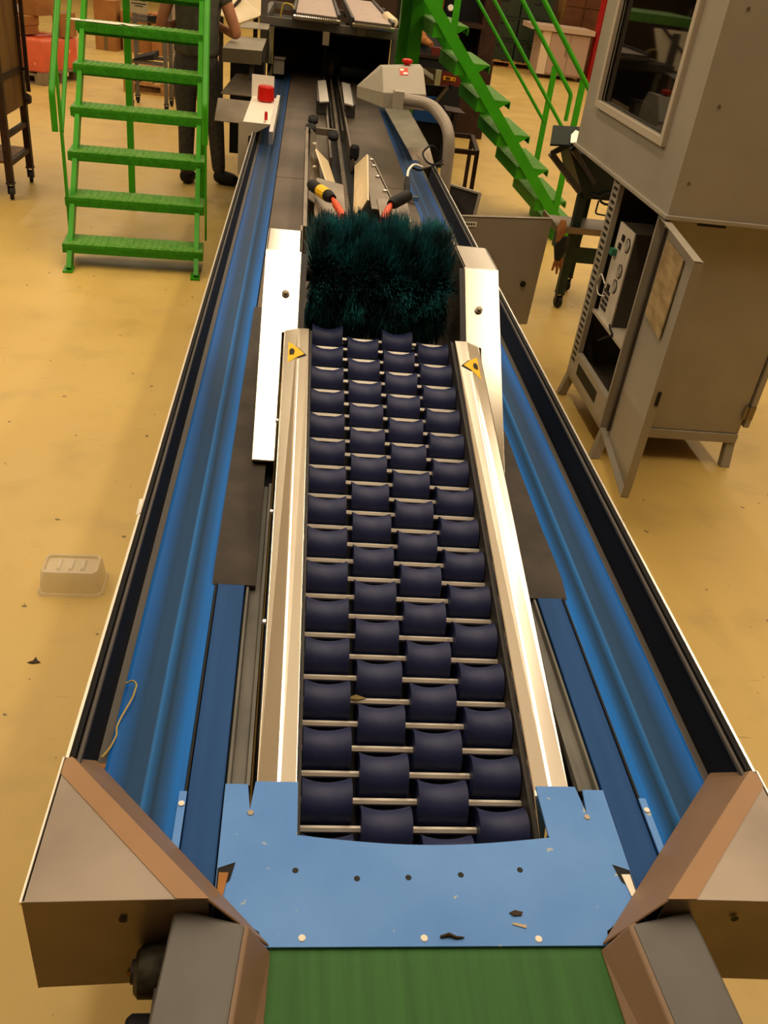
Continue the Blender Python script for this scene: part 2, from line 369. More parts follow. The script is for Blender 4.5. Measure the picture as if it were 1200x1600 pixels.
# chain groove down the middle of the far deck
for sd in (-1, 1):
    part(mach, 'chain_rail', MB().ext([(X(sd, .074), .80), (X(sd, .074), .872), (X(sd, .062), .872), (X(sd, .058), .80)], 5.6, 9.4), STEEL_DULL)
    part(mach, 'chain_rail', MB().ext([(X(sd, .040), .80), (X(sd, .040), .862), (X(sd, .030), .862), (X(sd, .030), .80)], 6.6, 9.3), STEEL)
mb = MB()
for k in range(150):
    y = 4.0+k*.036
    mb.box(CX-.012, CX+.012, y, y+.018, .832, .846).box(CX-.006, CX+.006, y+.018, y+.036, .834, .843)
ch = part(mach, 'chain', mb, STEEL_DULL); ch['kind'] = 'stuff'

# ------------------------------------------------------------------ inclined roller conveyor
RS = .2; RA = math.atan(RS); up = Vector((0, -math.sin(RA), math.cos(RA)))
def axz(y): return .735+RS*(y-.923)
roll_c = thing('roller_conveyor', 'inclined bed of four staggered columns of navy rollers between steel guards', 'conveyor', (CX, 1.6, .62))
def saddle_roller():
    # round in section, the middle sagging below the two rims
    mb = MB(); n = 26; secs = []
    for k in range(13):
        t = 2*k/12-1; sag = .0135*(1-abs(t)**2); r = .0395-.0015*(1-t*t)
        secs.append([(t*.0435, r*math.cos(2*math.pi*q/n), r*math.sin(2*math.pi*q/n)-sag) for q in range(n)])
    secs = [[(-.0425, y*.80, z*.80) for x, y, z in secs[0]], [(-.0440, y*.93, z*.93) for x, y, z in secs[0]]] + secs + [[(.0440, y*.93, z*.93) for x, y, z in secs[-1]], [(.0425, y*.80, z*.80) for x, y, z in secs[-1]]]
    m_ = len(secs); mb.add([v for q in secs for v in q], [(a*n+b, a*n+(b+1) % n, (a+1)*n+(b+1) % n, (a+1)*n+b) for a in range(m_-1) for b in range(n)] + [tuple(range(n-1, -1, -1)), tuple(range((m_-1)*n, m_*n))])
    return mb
roller_me = saddle_roller().mesh('roller', ROLLER, smooth=50)
axle_me = MB().lathe([(-.202, .0062), (.202, .0062)], (0, 0, 0), (1, 0, 0), 6).mesh('axle', mat('axle_steel', '#efe9df', .42, .55), smooth=20)
org = roll_c.location
for k in range(-1, 30):
    y = .923+.05*k; z = axz(y)
    o = bpy.data.objects.new('axle', axle_me); COL.objects.link(o); o.parent = roll_c; o.location = Vector((CX, y, z))-org
    for j, off in enumerate((-.1523, -.0508, .0508, .1523)):
        if (j % 2 == 0) != (k % 2 == 0):
            o = bpy.data.objects.new('roller', roller_me); COL.objects.link(o); o.parent = roll_c
            o.location = Vector((CX+off, y, z))-org; o.rotation_euler = (RA+random.uniform(-.05, .05), 0, random.uniform(-.012, .012))
def gz(y, dz=0): return .800+.213*(y-.955)+dz
for sd in (-1, 1):
    ya, yb = .86, 2.285
    # folded sheet cover: outer flank, crease, inner flank and two skirts
    oz, iz = (0, .0033) if sd < 0 else (-.0034, .0019)     # flank tilts shaped per side for the lamp reflections they show
    pr = [(.275, -.085), (.275, oz-.004), (.273, oz), (.239, .0054), (.233, .0054), (.206, iz), (.204, iz-.004), (.204, -.075), (.207, -.075), (.207, -.006), (.236, .0012), (.271, oz-.005), (.271, -.085)]  # flat crease strip shaped to mirror a lamp row as a thin line
    y_in = .958
    mb = MB(); k = len(pr)
    vs = [(X(sd, d), ya if (d < .209 and dz < -.002) else y_in, gz(ya if (d < .209 and dz < -.002) else y_in, dz)) for d, dz in pr] + [(X(sd, d), yb-.02*(d-.204)/.07, gz(yb, dz)) for d, dz in pr]
    mb.add(vs, [(i, (i+1) % k, k+(i+1) % k, k+i) for i in range(k)] + [tuple(range(k-1, -1, -1)), tuple(range(k, 2*k))])
    g = part(roll_c, 'side_guard', mb, STEEL, bevel=.0015)
    # hand warning triangle near the far end
    yc = 2.17; d0, d1 = .248, .216
    n1 = Vector((sd*.28, -.2, .95)).normalized()
    if sd < 0: pts = [(.264, yc-.058), (.264, yc+.052), (.212, yc-.012)]
    else: pts = [(.264, yc-.066), (.264, yc+.050), (.212, yc-.004)]
    def onface(d, y, e): return (X(sd, d), y, gz(y, (oz+(.0055-oz)*(.273-d)/.037 if d > .236 else (.0055-iz)*(d-.206)/.030+iz) + e))
    def tri(pts, e, th=.0006):
        m2 = MB(); p = [Vector(onface(d, y, e)) for d, y in pts]; r = [Vector(onface(.235, a[1]+(b[1]-a[1])*(a[0]-.235)/(a[0]-b[0]), e)) for a, b in ((pts[0], pts[2]), (pts[1], pts[2]))]
        for q in ([p[0], r[0], r[1], p[1]], [r[0], p[2], r[1]]): m2.slab(q, th)
        return m2
    st = part(g, 'warning_sticker', tri(pts, .0022), INK, label='black bordered yellow warning triangle')
    cxp = (sum(a for a, b in pts)/3, sum(b for a, b in pts)/3)
    ip = [(cxp[0]+(a-cxp[0])*.84, cxp[1]+(b-cxp[1])*.84) for a, b in pts]
    mb = tri(ip, .0036)
    part(g, 'yellow_face', mb, YELLOW)
    m3 = MB()   # small hand over roller pictogram
    hc = (.250, cxp[1])
    blob = [(.007, -.012), (.008, .008), (.003, .016), (-.003, .012), (-.006, .002), (-.004, -.010)]
    m3.slab([onface(min(.2615, hc[0]+a), hc[1]+b, .0050) for a, b in blob], .0006)
    part(g, 'pictogram', m3, INK)
    mb = MB(); mb.hexa([(X(sd, .198), .86, gz(.86, -.13)), (X(sd, .204), .86, gz(.86, -.13)), (X(sd, .204), 2.3, gz(2.3, -.13)), (X(sd, .198), 2.3, gz(2.3, -.13))],
                       [(X(sd, .198), .86, gz(.86, -.012)), (X(sd, .204), .86, gz(.86, -.012)), (X(sd, .204), 2.3, gz(2.3, -.012)), (X(sd, .198), 2.3, gz(2.3, -.012))])
    part(roll_c, 'bed_side', mb, DARKMETAL)
    for y in (1.32, 1.62, 1.93):
        part(g, 'bolt', MB().lathe([(0, .006), (.006, .006), (.008, .003)], (X(sd, .275), y, gz(y, -.03)), (sd, 0, 0), 8), STEEL_BRIGHT)
mb = MB(); mb.hexa([(CX-.2, .80, .60), (CX+.2, .80, .60), (CX+.2, 2.4, axz(2.4)-.10), (CX-.2, 2.4, axz(2.4)-.10)], [(CX-.2, .80, .625), (CX+.2, .80, .625), (CX+.2, 2.4, axz(2.4)-.075), (CX-.2, 2.4, axz(2.4)-.075)])
part(roll_c, 'bed_tray', mb, BLACK)

# ------------------------------------------------------------------ brush housing: two steel towers and the rotating brush
bh = thing('brush_housing', 'pair of bright steel towers that carry the rotating brush across the conveyor', 'machine housing', (CX, 2.45, .83))
FT = Vector((0, 2.48, 1.24)); FB = Vector((0, 1.965, .838))
def fy(z): return FB.y+(z-FB.z)*(FT.y-FB.y)/(FT.z-FB.z)
for sd in (-1, 1):
    o_, i_ = .340, .238
    zt = 1.235
    notch = 1.075
    # hollow folded cover: sloping front with a notch for the guard, flat top, outer cheek, back
    mb = MB()
    def V(d, z, e=0): return (X(sd, d), fy(z)+e, z)
    mb.slab([V(o_, FB.z), V(.281, FB.z), V(.281, notch), V(i_, notch), V(i_, zt), V(o_, zt)], .004, (0, -1, 1))
    tw = part(bh, 'tower_cover', mb, TOWER, bevel=.0015)
    part(tw, 'top_plate', MB().slab([V(o_, zt, .001), V(i_, zt, .001), (X(sd, i_), 2.70, zt), (X(sd, o_), 2.70, zt)], .004).box(*sorted((X(sd, o_), X(sd, i_))), 2.478, 2.484, zt-.012, zt+.001), STEEL, bevel=.0015)
    part(tw, 'outer_plate', MB().slab([V(o_, FB.z, .003), V(o_, zt, .003), (X(sd, o_), 2.70, zt), (X(sd, o_), 2.70, .84)], .004, (sd, 0, 0)), STEEL)
    part(tw, 'foot_lip', MB().slab([V(o_, FB.z), V(.281, FB.z), (X(sd, .281), FB.y+.02, .826), (X(sd, o_), FB.y+.02, .826)], .004, (0, -1, .2)), STEEL_DULL)
    part(tw, 'inner_plate', MB().slab([V(i_, 1.0, .004), V(i_, zt, .004), (X(sd, i_), 2.76, zt), (X(sd, i_), 2.76, .84), (X(sd, i_), 2.25, .84)], .006, (-sd, 0, 0)), STEEL_DULL)
    part(tw, 'edge_flange', MB().slab([V(i_-.016, 1.02, -.002), V(i_, 1.02, -.002), V(i_, zt, -.002), V(i_-.016, zt, -.002)], .004, (0, -1, 1)), DARKMETAL)
    zb = 1.150; mid = (i_+o_)/2 - .012
    n = Vector((0, -.62, .79)).normalized()
    part(tw, 'bolt', MB().lathe([(0, .011), (.005, .011), (.006, .007), (.012, .007), (.013, .003)], Vector(V(mid, zb)), n, 12), STEEL_DULL)
    part(tw, 'back_plate', MB().box(*sorted((X(sd, o_), X(sd, i_))), 2.696, 2.70, .84, zt), STEEL_DULL)

BRC = Vector((CX, 2.60, 1.135))
br = thing('rotary_brush', 'dark teal rotating brush of long bristles between the steel towers', 'brush', tuple(BRC))
part(br, 'shaft', MB().lathe([(-.236, .022), (.236, .022)], BRC, (1, 0, 0), 12), BLACK)
segs = [(-.203, -.130, .199), (-.116, -.020, .214), (-.004, .088, .215), (.104, .203, .203)]
for si, (xa, xb, rad) in enumerate(segs):
    part(br, 'core', MB().lathe([(xa, .05), (xb, .05)], BRC, (1, 0, 0), 16), BLACK)
    mb = MB(); rnd = random.Random(si)
    for k in range(4300):
        th = rnd.uniform(0, 2*math.pi); x = rnd.uniform(xa, xb)
        L_ = rad*rnd.uniform(.86, 1.0)*(1-.16*abs((x-(xa+xb)/2)/((xb-xa)/2))**2)
        a = Vector((x, math.cos(th)*.05, math.sin(th)*.05))
        cl = math.floor(th*9+x*60)*1.7; th2 = th+.10*math.sin(cl*3)+rnd.uniform(-.13, .13); xx = x+.010*math.sin(cl*5)+rnd.uniform(-.018, .018)+(x-(xa+xb)/2)*.10
        b = Vector((xx, math.cos(th2)*L_, math.sin(th2)*L_))
        mid = (a+b)/2+Vector((rnd.uniform(-.006, .006), 0, rnd.uniform(-.006, .006)))
        d = (b-a).normalized(); s_v = d.cross(Vector((rnd.uniform(-1, 1), rnd.uniform(-1, 1), rnd.uniform(-1, 1)))).normalized()*rnd.uniform(.0007, .0014)
        s_w = d.cross(s_v).normalized()*s_v.length
        pts = []
        for p, sc in ((a, 1), (mid, 1), (b, .5)): pts += [BRC+p+s_v*sc, BRC+p-s_v*.5*sc+s_w*.87*sc, BRC+p-s_v*.5*sc-s_w*.87*sc]
        mb.add(pts, [(0, 1, 4, 3), (1, 2, 5, 4), (2, 0, 3, 5), (3, 4, 7, 6), (4, 5, 8, 7), (5, 3, 6, 8), (6, 7, 8)])
    me_n = part(br, 'bristles', mb, BRISTLE if si != 1 else BRISTLE); me_n['kind'] = 'stuff'

# ------------------------------------------------------------------ blue cover sheet, infeed belt, corner boxes, cheeks
PZ = .8215
def G(x, y): return (x, y, PZ)
outl = [(.020, .668), (.018, .73), (-.060, .80), (-.060, .955), (-.017, .955), (-.010, .90), (-.004, .955), (.0525, .955)]
left = [(CX-x, y) for x, y in outl]  # offsets from the centre line
offs = [(.252, .668), (.256, .690), (.3235, .735), (.3235, .80), (.3235, .945), (.287, .945), (.281, .895), (.2745, .951), (.2045, .951), (.2045, .851)]
curve = [(.206-.412*k/12, .849-.016*math.sin(math.pi*k/12)) for k in range(13)]
pl = [(CX-d, y) for d, y in offs] + [(CX-d, y) for d, y in curve] + [(CX+d, y) for d, y in offs[::-1]]
t = thing('blue_cover_sheet', 'light blue scuffed plastic sheet at the near end of the rollers', 'cover sheet', (CX, .75, PZ))
bm_ = MB(); bm_.add([(x, y, PZ) for x, y in pl]+[(x, y, PZ-.004) for x, y in pl], [tuple(range(len(pl))), tuple(range(2*len(pl)-1, len(pl)-1, -1))] + [(i, len(pl)+i, len(pl)+(i+1) % len(pl), (i+1) % len(pl)) for i in range(len(pl))])
part(t, 'sheet', bm_, PLATE)
for sd in (-1, 1):
    part(t, 'finger', MB().ext([(X(sd, .384), .8165), (X(sd, .384), .8205), (X(sd, .396), .8205), (X(sd, .396), .8165)], .78, .93), PLATE)
    part(t, 'washer', MB().lathe([(0, .005), (.002, .005), (.0025, .002)], (X(sd, .390), .905, .8205), (0, 0, 1), 10), PAPER)
def disc(x, y, r, m, nm, h=.0012): part(t, nm, MB().lathe([(0, r), (h, r*.9)], (x, y, PZ), (0, 0, 1), 12), m)
for px in ((.1466, .774), (.2255, .776), (.3078, .781), (.4035, .790), (.0535, .787)): disc(px[0], px[1], .0048, INK, 'hole', .0006)
for x, y in ((.0645, .681), (.2395, .680), (.4085, .678)): disc(x, y, .0055, PAPER, 'screw')
for sd in (-1, 1):
    disc(X(sd, .2795), .889, .0055, STEEL_DULL, 'rivet')
    part(t, 'torn_corner', MB().slab([(X(sd, .3225), .79, PZ+.0008), (X(sd, .297), .800, PZ+.0008), (X(sd, .303), .770, PZ+.0008), (X(sd, .3225), .752, PZ+.0008)], .0006), BLACK, label='dark torn gap at the sheet corner')
    part(t, 'bracket_tip', MB().slab([(X(sd, .320), .782, PZ+.002), (X(sd, .306), .782, PZ+.002), (X(sd, .311), .745, PZ+.002), (X(sd, .320), .745, PZ+.002)], .001), CARD if sd < 0 else PAPER)

t = thing('infeed_belt', 'dark green infeed belt at the near end below the camera', 'conveyor belt', (CX, .4, .75))
mb = MB(); ys = [.678, .668, .650, .3, -.05]; zs = [.8115, .8165, .8175, .813, .806]
for k in range(4):
    mb.hexa([(CX-.262, ys[k], zs[k]-.004), (CX+.262, ys[k], zs[k]-.004), (CX+.262, ys[k+1], zs[k+1]-.004), (CX-.262, ys[k+1], zs[k+1]-.004)],
            [(CX-.262, ys[k], zs[k]), (CX+.262, ys[k], zs[k]), (CX+.262, ys[k+1], zs[k+1]), (CX-.262, ys[k+1], zs[k+1])])
part(t, 'belt', mb, GREENBELT)
part(t, 'nose_roller', MB().lathe([(-.26, .02), (.26, .02)], (CX, .645, .789), (1, 0, 0), 14), STEEL_DULL)
part(t, 'frame', MB().box(CX-.25, CX+.25, -.05, .62, .70, .79), DARKMETAL)
for sd in (-1, 1):
    part(t, 'leg', MB().box(*sorted((X(sd, .20), X(sd, .25))), .02, .07, 0, .70), DARKMETAL)

def corner_box(sd, label):
    t = thing('corner_guard', label, 'guard', (X(sd, .45), .8, .69))
    zt = .902
    A = (X(sd, .568), .925); B = (X(sd, .557), .926); F0 = (X(sd, .568), .684); F1 = (X(sd, .326), .690)
    D = (X(sd, .243), .672)
    # sheet top, sloped inner face down to the blue sheet, front and outer faces
    part(t, 'top_sheet', MB().slab([(*A, zt), (*B, zt), (*F1, zt), (*F0, zt)], .003), CORNER, bevel=.001)
    part(t, 'front_sheet', MB().slab([(*F0, zt), (*F1, zt), (F1[0], F1[1]+.004, .69), (F0[0], F0[1], .69)], .003, (0, -1, 0)), CORNER, bevel=.001)
    part(t, 'outer_sheet', MB().slab([(*F0, zt), (*A, zt), (A[0], A[1], .69), (F0[0], F0[1], .69)], .003, (sd, 0, 0)), CORNER)
    # inner sloping face covered with brown tape that folds over the top edge
    B2 = (X(sd, .546), .998, .818); D2 = (X(sd, .240), .668, .826)
    part(t, 'inner_face', MB().slab([(*B, zt), (*F1, zt), D2, B2], .004, (-sd, .6, .6)), TAPE, bevel=.002)
    n = Vector((F1[0]-B[0], F1[1]-B[1], 0)).normalized(); q = Vector((-n.y, n.x, 0))*(1 if sd > 0 else -1)
    if q.dot(Vector((sd, -1, 0))) < 0: q = -q
    w_ = .030
    e = zt+.0012
    b3 = Vector((*B, e)); f3 = Vector((*F1, e))
    part(t, 'tape_fold', MB().slab([b3, f3, f3+Vector((sd*.044, 0, 0)), (X(sd, .566), .893, e), (X(sd, .566), .92, e)], .0012), TAPE_LIT, label='brown tape folded over the top edge')
    part(t, 'bright_edge', MB().box(*sorted((X(sd, .568), X(sd, .5705))), .684, .925, zt-.006, zt+.001), STEEL_BRIGHT, label='thin bright steel edge')
    part(t, 'hole', MB().lathe([(0, .006), (.0008, .006)], (X(sd, .440), .6845, .862), (0, -1, 0), 12), INK)
    part(t, 'hole', MB().lathe([(0, .006), (.0008, .006)], (X(sd, .437), .686, .722), (0, -1, 0), 12), CARD if sd < 0 else INK)
    return t
corner_box(-1, 'grey sheet metal corner guard with brown taped edge at the lower left')
corner_box(1, 'grey sheet metal corner guard with brown taped edge at the lower right')
def cheek(sd, label):
    t = thing('infeed_cheek', label, 'guide rail', (X(sd, .32), .5, .70))
    zt = .872
    a0, a1 = (X(sd, .274), .672), (X(sd, .373), .698 if sd < 0 else .692)
    yb = .16
    b0, b1 = (X(sd, .325), yb), (X(sd, .415), yb)
    part(t, 'body', MB().hexa([(*a0, .70), (*b0, .70), (*b1, .70), (*a1, .70)], [(*a0, zt), (*b0, zt), (*b1, zt), (*a1, zt)]), CHEEK, bevel=.006, seg=3)
    c0 = (X(sd, .238), .662, .818); c1 = (X(sd, .262), yb, .815)
    part(t, 'taped_face', MB().hexa([c0, c1, (b0[0], b0[1], .80), (a0[0], a0[1]+.01, .80)], [(X(sd, .270), .670, zt-.002), (X(sd, .321), yb, zt-.002), (X(sd, .333), yb, zt-.002), (X(sd, .283), .676, zt-.002)]), TAPE, bevel=.003)
    return t
cheek(-1, 'grey side cheek with brown taped inner face left of the green belt')
cheek(1, 'grey side cheek with brown taped inner face right of the green belt')
t = thing('drive_roller', 'worn dark steel roller end outside the left cheek of the green belt', 'roller', (-.150, .62, .71))
part(t, 'drum', MB().lathe([(-.024, .028), (-.018, .034), (.018, .034), (.024, .028)], (-.137, .655, .785), (1, 0, 0), 20), mat('worn_steel', '#5a564a', .6, .5, '#24211b', 30), smooth=40)
part(t, 'shaft', MB().lathe([(-.03, .016), (.05, .016)], (-.137, .655, .785), (1, 0, 0), 14), DARKMETAL)
part(t, 'lower_drum', MB().lathe([(-.024, .026), (-.018, .031), (.018, .031), (.024, .026)], (-.140, .575, .765), (1, 0, 0), 20), BLACK, smooth=40)
part(t, 'bracket', MB().box(-.132, -.120, .52, .70, .70, .80), DARKMETAL)

# ------------------------------------------------------------------ stuff lying about
t = thing('plastic_punnet', 'clear plastic punnet lying upside down on the yellow floor', 'container', (-.706, 2.455, 0), R(1.5))
PET = mat('clear_plastic', '#e2dcd0', .12, 0, alpha=.38, bump=.3, bscale=16)
mb = MB()
def rr(w, d, r, z, n=4):
    out = []
    for cx_, cy_, a0 in ((w-r, d-r, 0), (-w+r, d-r, 90), (-w+r, -d+r, 180), (w-r, -d+r, 270)):
        for k in range(n+1):
            a = R(a0+90*k/n); out.append((cx_+r*math.cos(a), cy_+r*math.sin(a), z))
    return out
rings = [rr(.112, .078, .03, .002), rr(.108, .074, .03, .012), rr(.105, .071, .028, .012), rr(.097, .058, .022, .082), rr(.092, .053, .02, .090), rr(.086, .046, .016, .089), rr(.083, .043, .014, .080)]
k = len(rings[0]); vs = [v for r_ in rings for v in r_]
fs = [(i*k+j, i*k+(j+1) % k, (i+1)*k+(j+1) % k, (i+1)*k+j) for i in range(len(rings)-1) for j in range(k)] + [tuple(range((len(rings)-1)*k, len(rings)*k))]
mb.add(vs, fs); part(t, 'shell', mb, PET, smooth=35)
mb = MB()
for x in (-.04, .0, .04):
    mb.add([(x-.008, -.03, .082), (x+.008, -.03, .082), (x+.008, .03, .082), (x-.008, .03, .082), (x-.004, -.026, .089), (x+.004, -.026, .089), (x+.004, .026, .089), (x-.004, .026, .089)], [(4, 5, 6, 7), (0, 1, 5, 4), (1, 2, 6, 5), (2, 3, 7, 6), (3, 0, 4, 7)])
part(t, 'ribs', mb, PET)
path = [(-.262, 1.165, .822), (-.250, 1.170, .826), (-.241, 1.160, .826), (-.243, 1.130, .824), (-.256, 1.085, .82), (-.260, 1.06, .82), (-.256, 1.045, .82), (-.262, 1.015, .82), (-.272, .995, .82)]
single('yellow_string', MB().tube(bend(path, .01, 3), .0017, 6), mat('pale_yellow_string', '#cbb25e', .6), 'pale yellow string lying in the left trough beside the blue belt', 'string', (-.25, 1.08, .815), smooth=60)
single('paper_scrap', MB().slab([(-.283, .985, .818), (-.262, .982, .820), (-.264, .962, .818), (-.280, .962, .818)], .0015), CARD, 'crumpled tan paper scrap below the yellow string', 'scrap', (-.272, .975, .816))
single('white_tape_scrap', MB().slab([(-.313, 1.60, .897), (-.313, 1.655, .904), (-.305, 1.655, .9045), (-.303, 1.60, .9045)], .001), PAPER, 'white tape scrap stuck on the left wall edge', 'scrap', (-.309, 1.62, .9))
def leaf(pts, z, m): return MB().slab([(x, y, z) for x, y in pts], .002)
DRY = mat('dry_leaf', '#3c301f', .8)
TANLEAF = mat('tan_leaf', '#8a7a4a', .8)
for (lx, ly, s, m, lab) in ((-.737, 2.06, .022, DRY, 'dark leaf scrap on the floor nearest below the plastic punnet'),
                            (-.93, 1.30, .02, DRY, 'dark leaf scrap on the floor at the lower left picture edge')):
    pts = [(lx-s, ly-s*.3), (lx-s*.2, ly-s*.5), (lx+s*.8, ly-s*.2), (lx+s*.3, ly+s*.2), (lx-.1*s, ly+s*.9), (lx-s*.3, ly+.1*s)]
    single('leaf_scrap', leaf(pts, .003, m), m, lab, 'leaf', (lx, ly, .001))
y_ = 1.173; single('leaf_scrap', MB().slab([(.145, 1.173, axz(1.173)+.008), (.165, 1.180, axz(1.173)+.011), (.185, 1.174, axz(1.173)+.008), (.165, 1.168, axz(1.173)+.010)], .0015), TANLEAF, 'tan leaf scrap caught on an axle between the rollers', 'leaf', (.165, 1.173, axz(1.173)+.006))
single('stem_scrap', MB().tube([(.263, .681, .8235), (.276, .684, .8245), (.286, .680, .8235), (.298, .680, .8235)], [.002, .003, .0025, .001], 6), DRY, 'dry dark stem scrap on the blue sheet beside the green belt', 'scrap', (.28, .68, .822))
single('leaf_scrap', leaf([(.372, .718), (.381, .722), (.393, .719), (.390, .714), (.378, .713)], .8238, DRY), DRY, 'dry brown leaf scrap on the right half of the blue sheet', 'leaf', (.38, .717, .822))
CHIP = mat('pale_wear_chip', '#b9a98f', .7)
single('white_flake', MB().slab([(.375, .703, .8228), (.395, .699, .8228), (.393, .694, .8228), (.373, .700, .8228)], .001), CHIP, 'pale flake on the blue sheet just below the brown leaf scrap', 'flake', (.384, .70, .8218))

# ------------------------------------------------------------------ guide plates, sensors and hardware on the far deck
t = thing('funnel_guide', 'left steel guide with slanted cream plastic plate on the grey deck', 'guide plate', (.10, 4.9, .83))
part(t, 'cream_plate', MB().slab([(.088, 4.95, 1.04), (.160, 4.02, 1.02), (.246, 4.16, .88), (.172, 5.45, .88)], .008, (1, 0, 1)), CREAM)
part(t, 'steel_plate', MB().slab([(.062, 5.75, 1.00), (.100, 5.75, .96), (.118, 4.05, .96), (.050, 4.05, 1.00)], .006), STEEL_DULL)
part(t, 'upright', MB().box(.030, .046, 3.6, 5.8, .836, 1.0), STEEL_DULL)
for y in (5.35, 4.75): part(t, 'bolt', MB().lathe([(0, .012), (.008, .012), (.01, .006)], (.082, y, .985), (0, 0, 1), 8), STEEL_BRIGHT)
part(t, 'bracket', MB().slab([(.085, 4.20, 1.06), (.210, 4.20, 1.04), (.215, 3.55, .98), (.070, 3.55, 1.0)], .01), STEEL_DULL)
t2 = thing('funnel_guide', 'right steel guide with slanted cream plastic plate on the grey deck', 'guide plate', (.42, 4.9, .83))
part(t2, 'cream_plate', MB().slab([(.362, 4.95, 1.04), (.318, 4.05, 1.02), (.268, 4.15, .88), (.328, 5.40, .88)], .008, (-1, 0, 1)), CREAM)
part(t2, 'steel_plate', MB().slab([(.372, 5.20, .97), (.405, 5.28, .97), (.425, 5.15, .97), (.470, 4.10, .97), (.345, 4.10, .97)], .006), STEEL_DULL)
part(t2, 'upright', MB().slab([(.405, 5.2, .84), (.42, 5.2, .84), (.475, 4.1, .84), (.46, 4.1, .84)], .006).slab([(.412, 5.2, .97), (.465, 4.1, .97), (.465, 4.1, .84), (.412, 5.2, .84)], .006, (1, 0, 0)), STEEL)
for x, y in ((.405, 5.15), (.408, 5.0), (.415, 4.75), (.432, 4.45)): part(t2, 'bolt', MB().lathe([(0, .012), (.008, .012), (.01, .006)], (x, y, .97), (0, 0, 1), 8), STEEL_BRIGHT)
part(t2, 'bracket', MB().slab([(.36, 4.05, 1.03), (.50, 4.05, 1.03), (.49, 3.4, .98), (.37, 3.4, .98)], .01), STEEL_DULL)
for sd, x, lab in ((-1, .100, 'black sensor with yellow label and orange tip on the left guide'), (1, .420, 'black sensor with orange tip on the right guide')):
    s_ = thing('photo_sensor', lab, 'sensor', (x, 4.1, 1.03))
    a = Vector((x-.045 if sd < 0 else x+.075, 4.00 if sd < 0 else 3.98, 1.075)); b = Vector((x+.050 if sd < 0 else x-.02, 3.80, 1.07)); 
    part(s_, 'body', MB().tube([a, a+(b-a)*.1, a+(b-a)*.85, b], [.018, .026, .026, .018], 12), BLACK, smooth=50)
    if sd < 0: part(s_, 'yellow_label', MB().tube([a+(b-a)*.45, a+(b-a)*.78], .0268, 12), YELLOW)
    c = b+(b-a)*.45+Vector((0, -.1, -.02)); part(s_, 'orange_tip', MB().tube([b, b+(c-b)*.3, c], [.008, .016, .016], 10), mat('orange_plastic', '#d1481a', .4), smooth=50)
t = thing('clamp_bracket', 'steel cross bracket with black star knobs over the chain', 'bracket', (.15, 6.0, .84))
part(t, 'bar', MB().box(.05, .23, 5.95, 5.99, .93, .97).box(.05, .075, 5.8, 5.97, .84, .97), STEEL_DULL)
for x, y, z in ((.075, 6.05, 1.00), (.060, 5.80, .99), (.205, 5.85, .95)):
    part(t, 'knob', MB().lathe([(-.02, .012), (-.01, .034), (.012, .034), (.02, .022)], (x, y, z), (0, -.5, .8), 10), BLACK)
t = thing('guide_knob', 'black clamp knob right of the chain groove on the grey deck', 'knob', (.335, 5.65, .84))
part(t, 'grip', MB().lathe([(0, .02), (.02, .03), (.075, .03), (.09, .02)], (.335, 5.65, .86), (0, 0, 1), 10), BLACK)
part(t, 'stud', MB().lathe([(-.03, .008), (.01, .008)], (.335, 5.65, .86), (0, 0, 1), 8), STEEL)
t = thing('chain_guide_block', 'pair of steel guide blocks on either side of the far chain', 'guide block', (CX, 7.7, .84))
for sd in (-1, 1):
    part(t, 'block', MB().box(*sorted((X(sd, .07), X(sd, .15))), 7.3, 8.2, .84, .93), DARKMETAL)
    part(t, 'block_plate', MB().slab([(X(sd, .06), 7.25, .945), (X(sd, .13), 7.25, .935), (X(sd, .14), 8.3, .945), (X(sd, .07), 8.3, .955)], .01), STEEL_BRIGHT)
t = thing('chain_sprocket', 'dark chain drive head at the far end of the chain', 'sprocket', (CX, 9.4, .84))
part(t, 'wheel', MB().lathe([(-.03, .05), (-.02, .11), (.02, .11), (.03, .05)], (CX, 9.35, .93), (1, 0, 0), 18), RUST)
part(t, 'cover', MB().box(CX-.09, CX+.09, 9.35, 9.7, .84, 1.06), BLACK)

# beacon bracket over the left trough
t = thing('beacon_bracket', 'white sheet metal bracket with red beacon spanning the left trough', 'bracket', (-.28, 6.6, .6))
part(t, 'sheet', MB().slab([(-.372, 6.05, .945), (-.195, 6.05, .945), (-.195, 7.1, .945), (-.372, 7.1, .945)], .006), WHITE)
part(t, 'front_flap', MB().slab([(-.400, 6.04, .945), (-.19, 6.04, .945), (-.335, 6.04, .86), (-.345, 6.04, .62), (-.400, 6.04, .62)], .006, (0, -1, 0)), CABINET)
part(t, 'back_plate', MB().box(-.378, -.215, 7.1, 7.11, .90, 1.09), WHITE)
part(t, 'side_rail', MB().box(-.195, -.170, 5.75, 7.2, .88, .955), STEEL_BRIGHT)
part(t, 'beacon', MB().lathe([(0, .055), (.01, .062), (.095, .058), (.105, .045)], (-.265, 6.9, .948), (0, 0, 1), 8), RED, bevel=.004)
part(t, 'indicator', MB().lathe([(0, .011), (.045, .010), (.05, .006)], (-.232, 6.18, .947), (0, 0, 1), 10), RED)
part(t, 'bolt', MB().lathe([(0, .009), (.006, .009)], (-.235, 6.09, .946), (0, 0, 1), 8), STEEL)

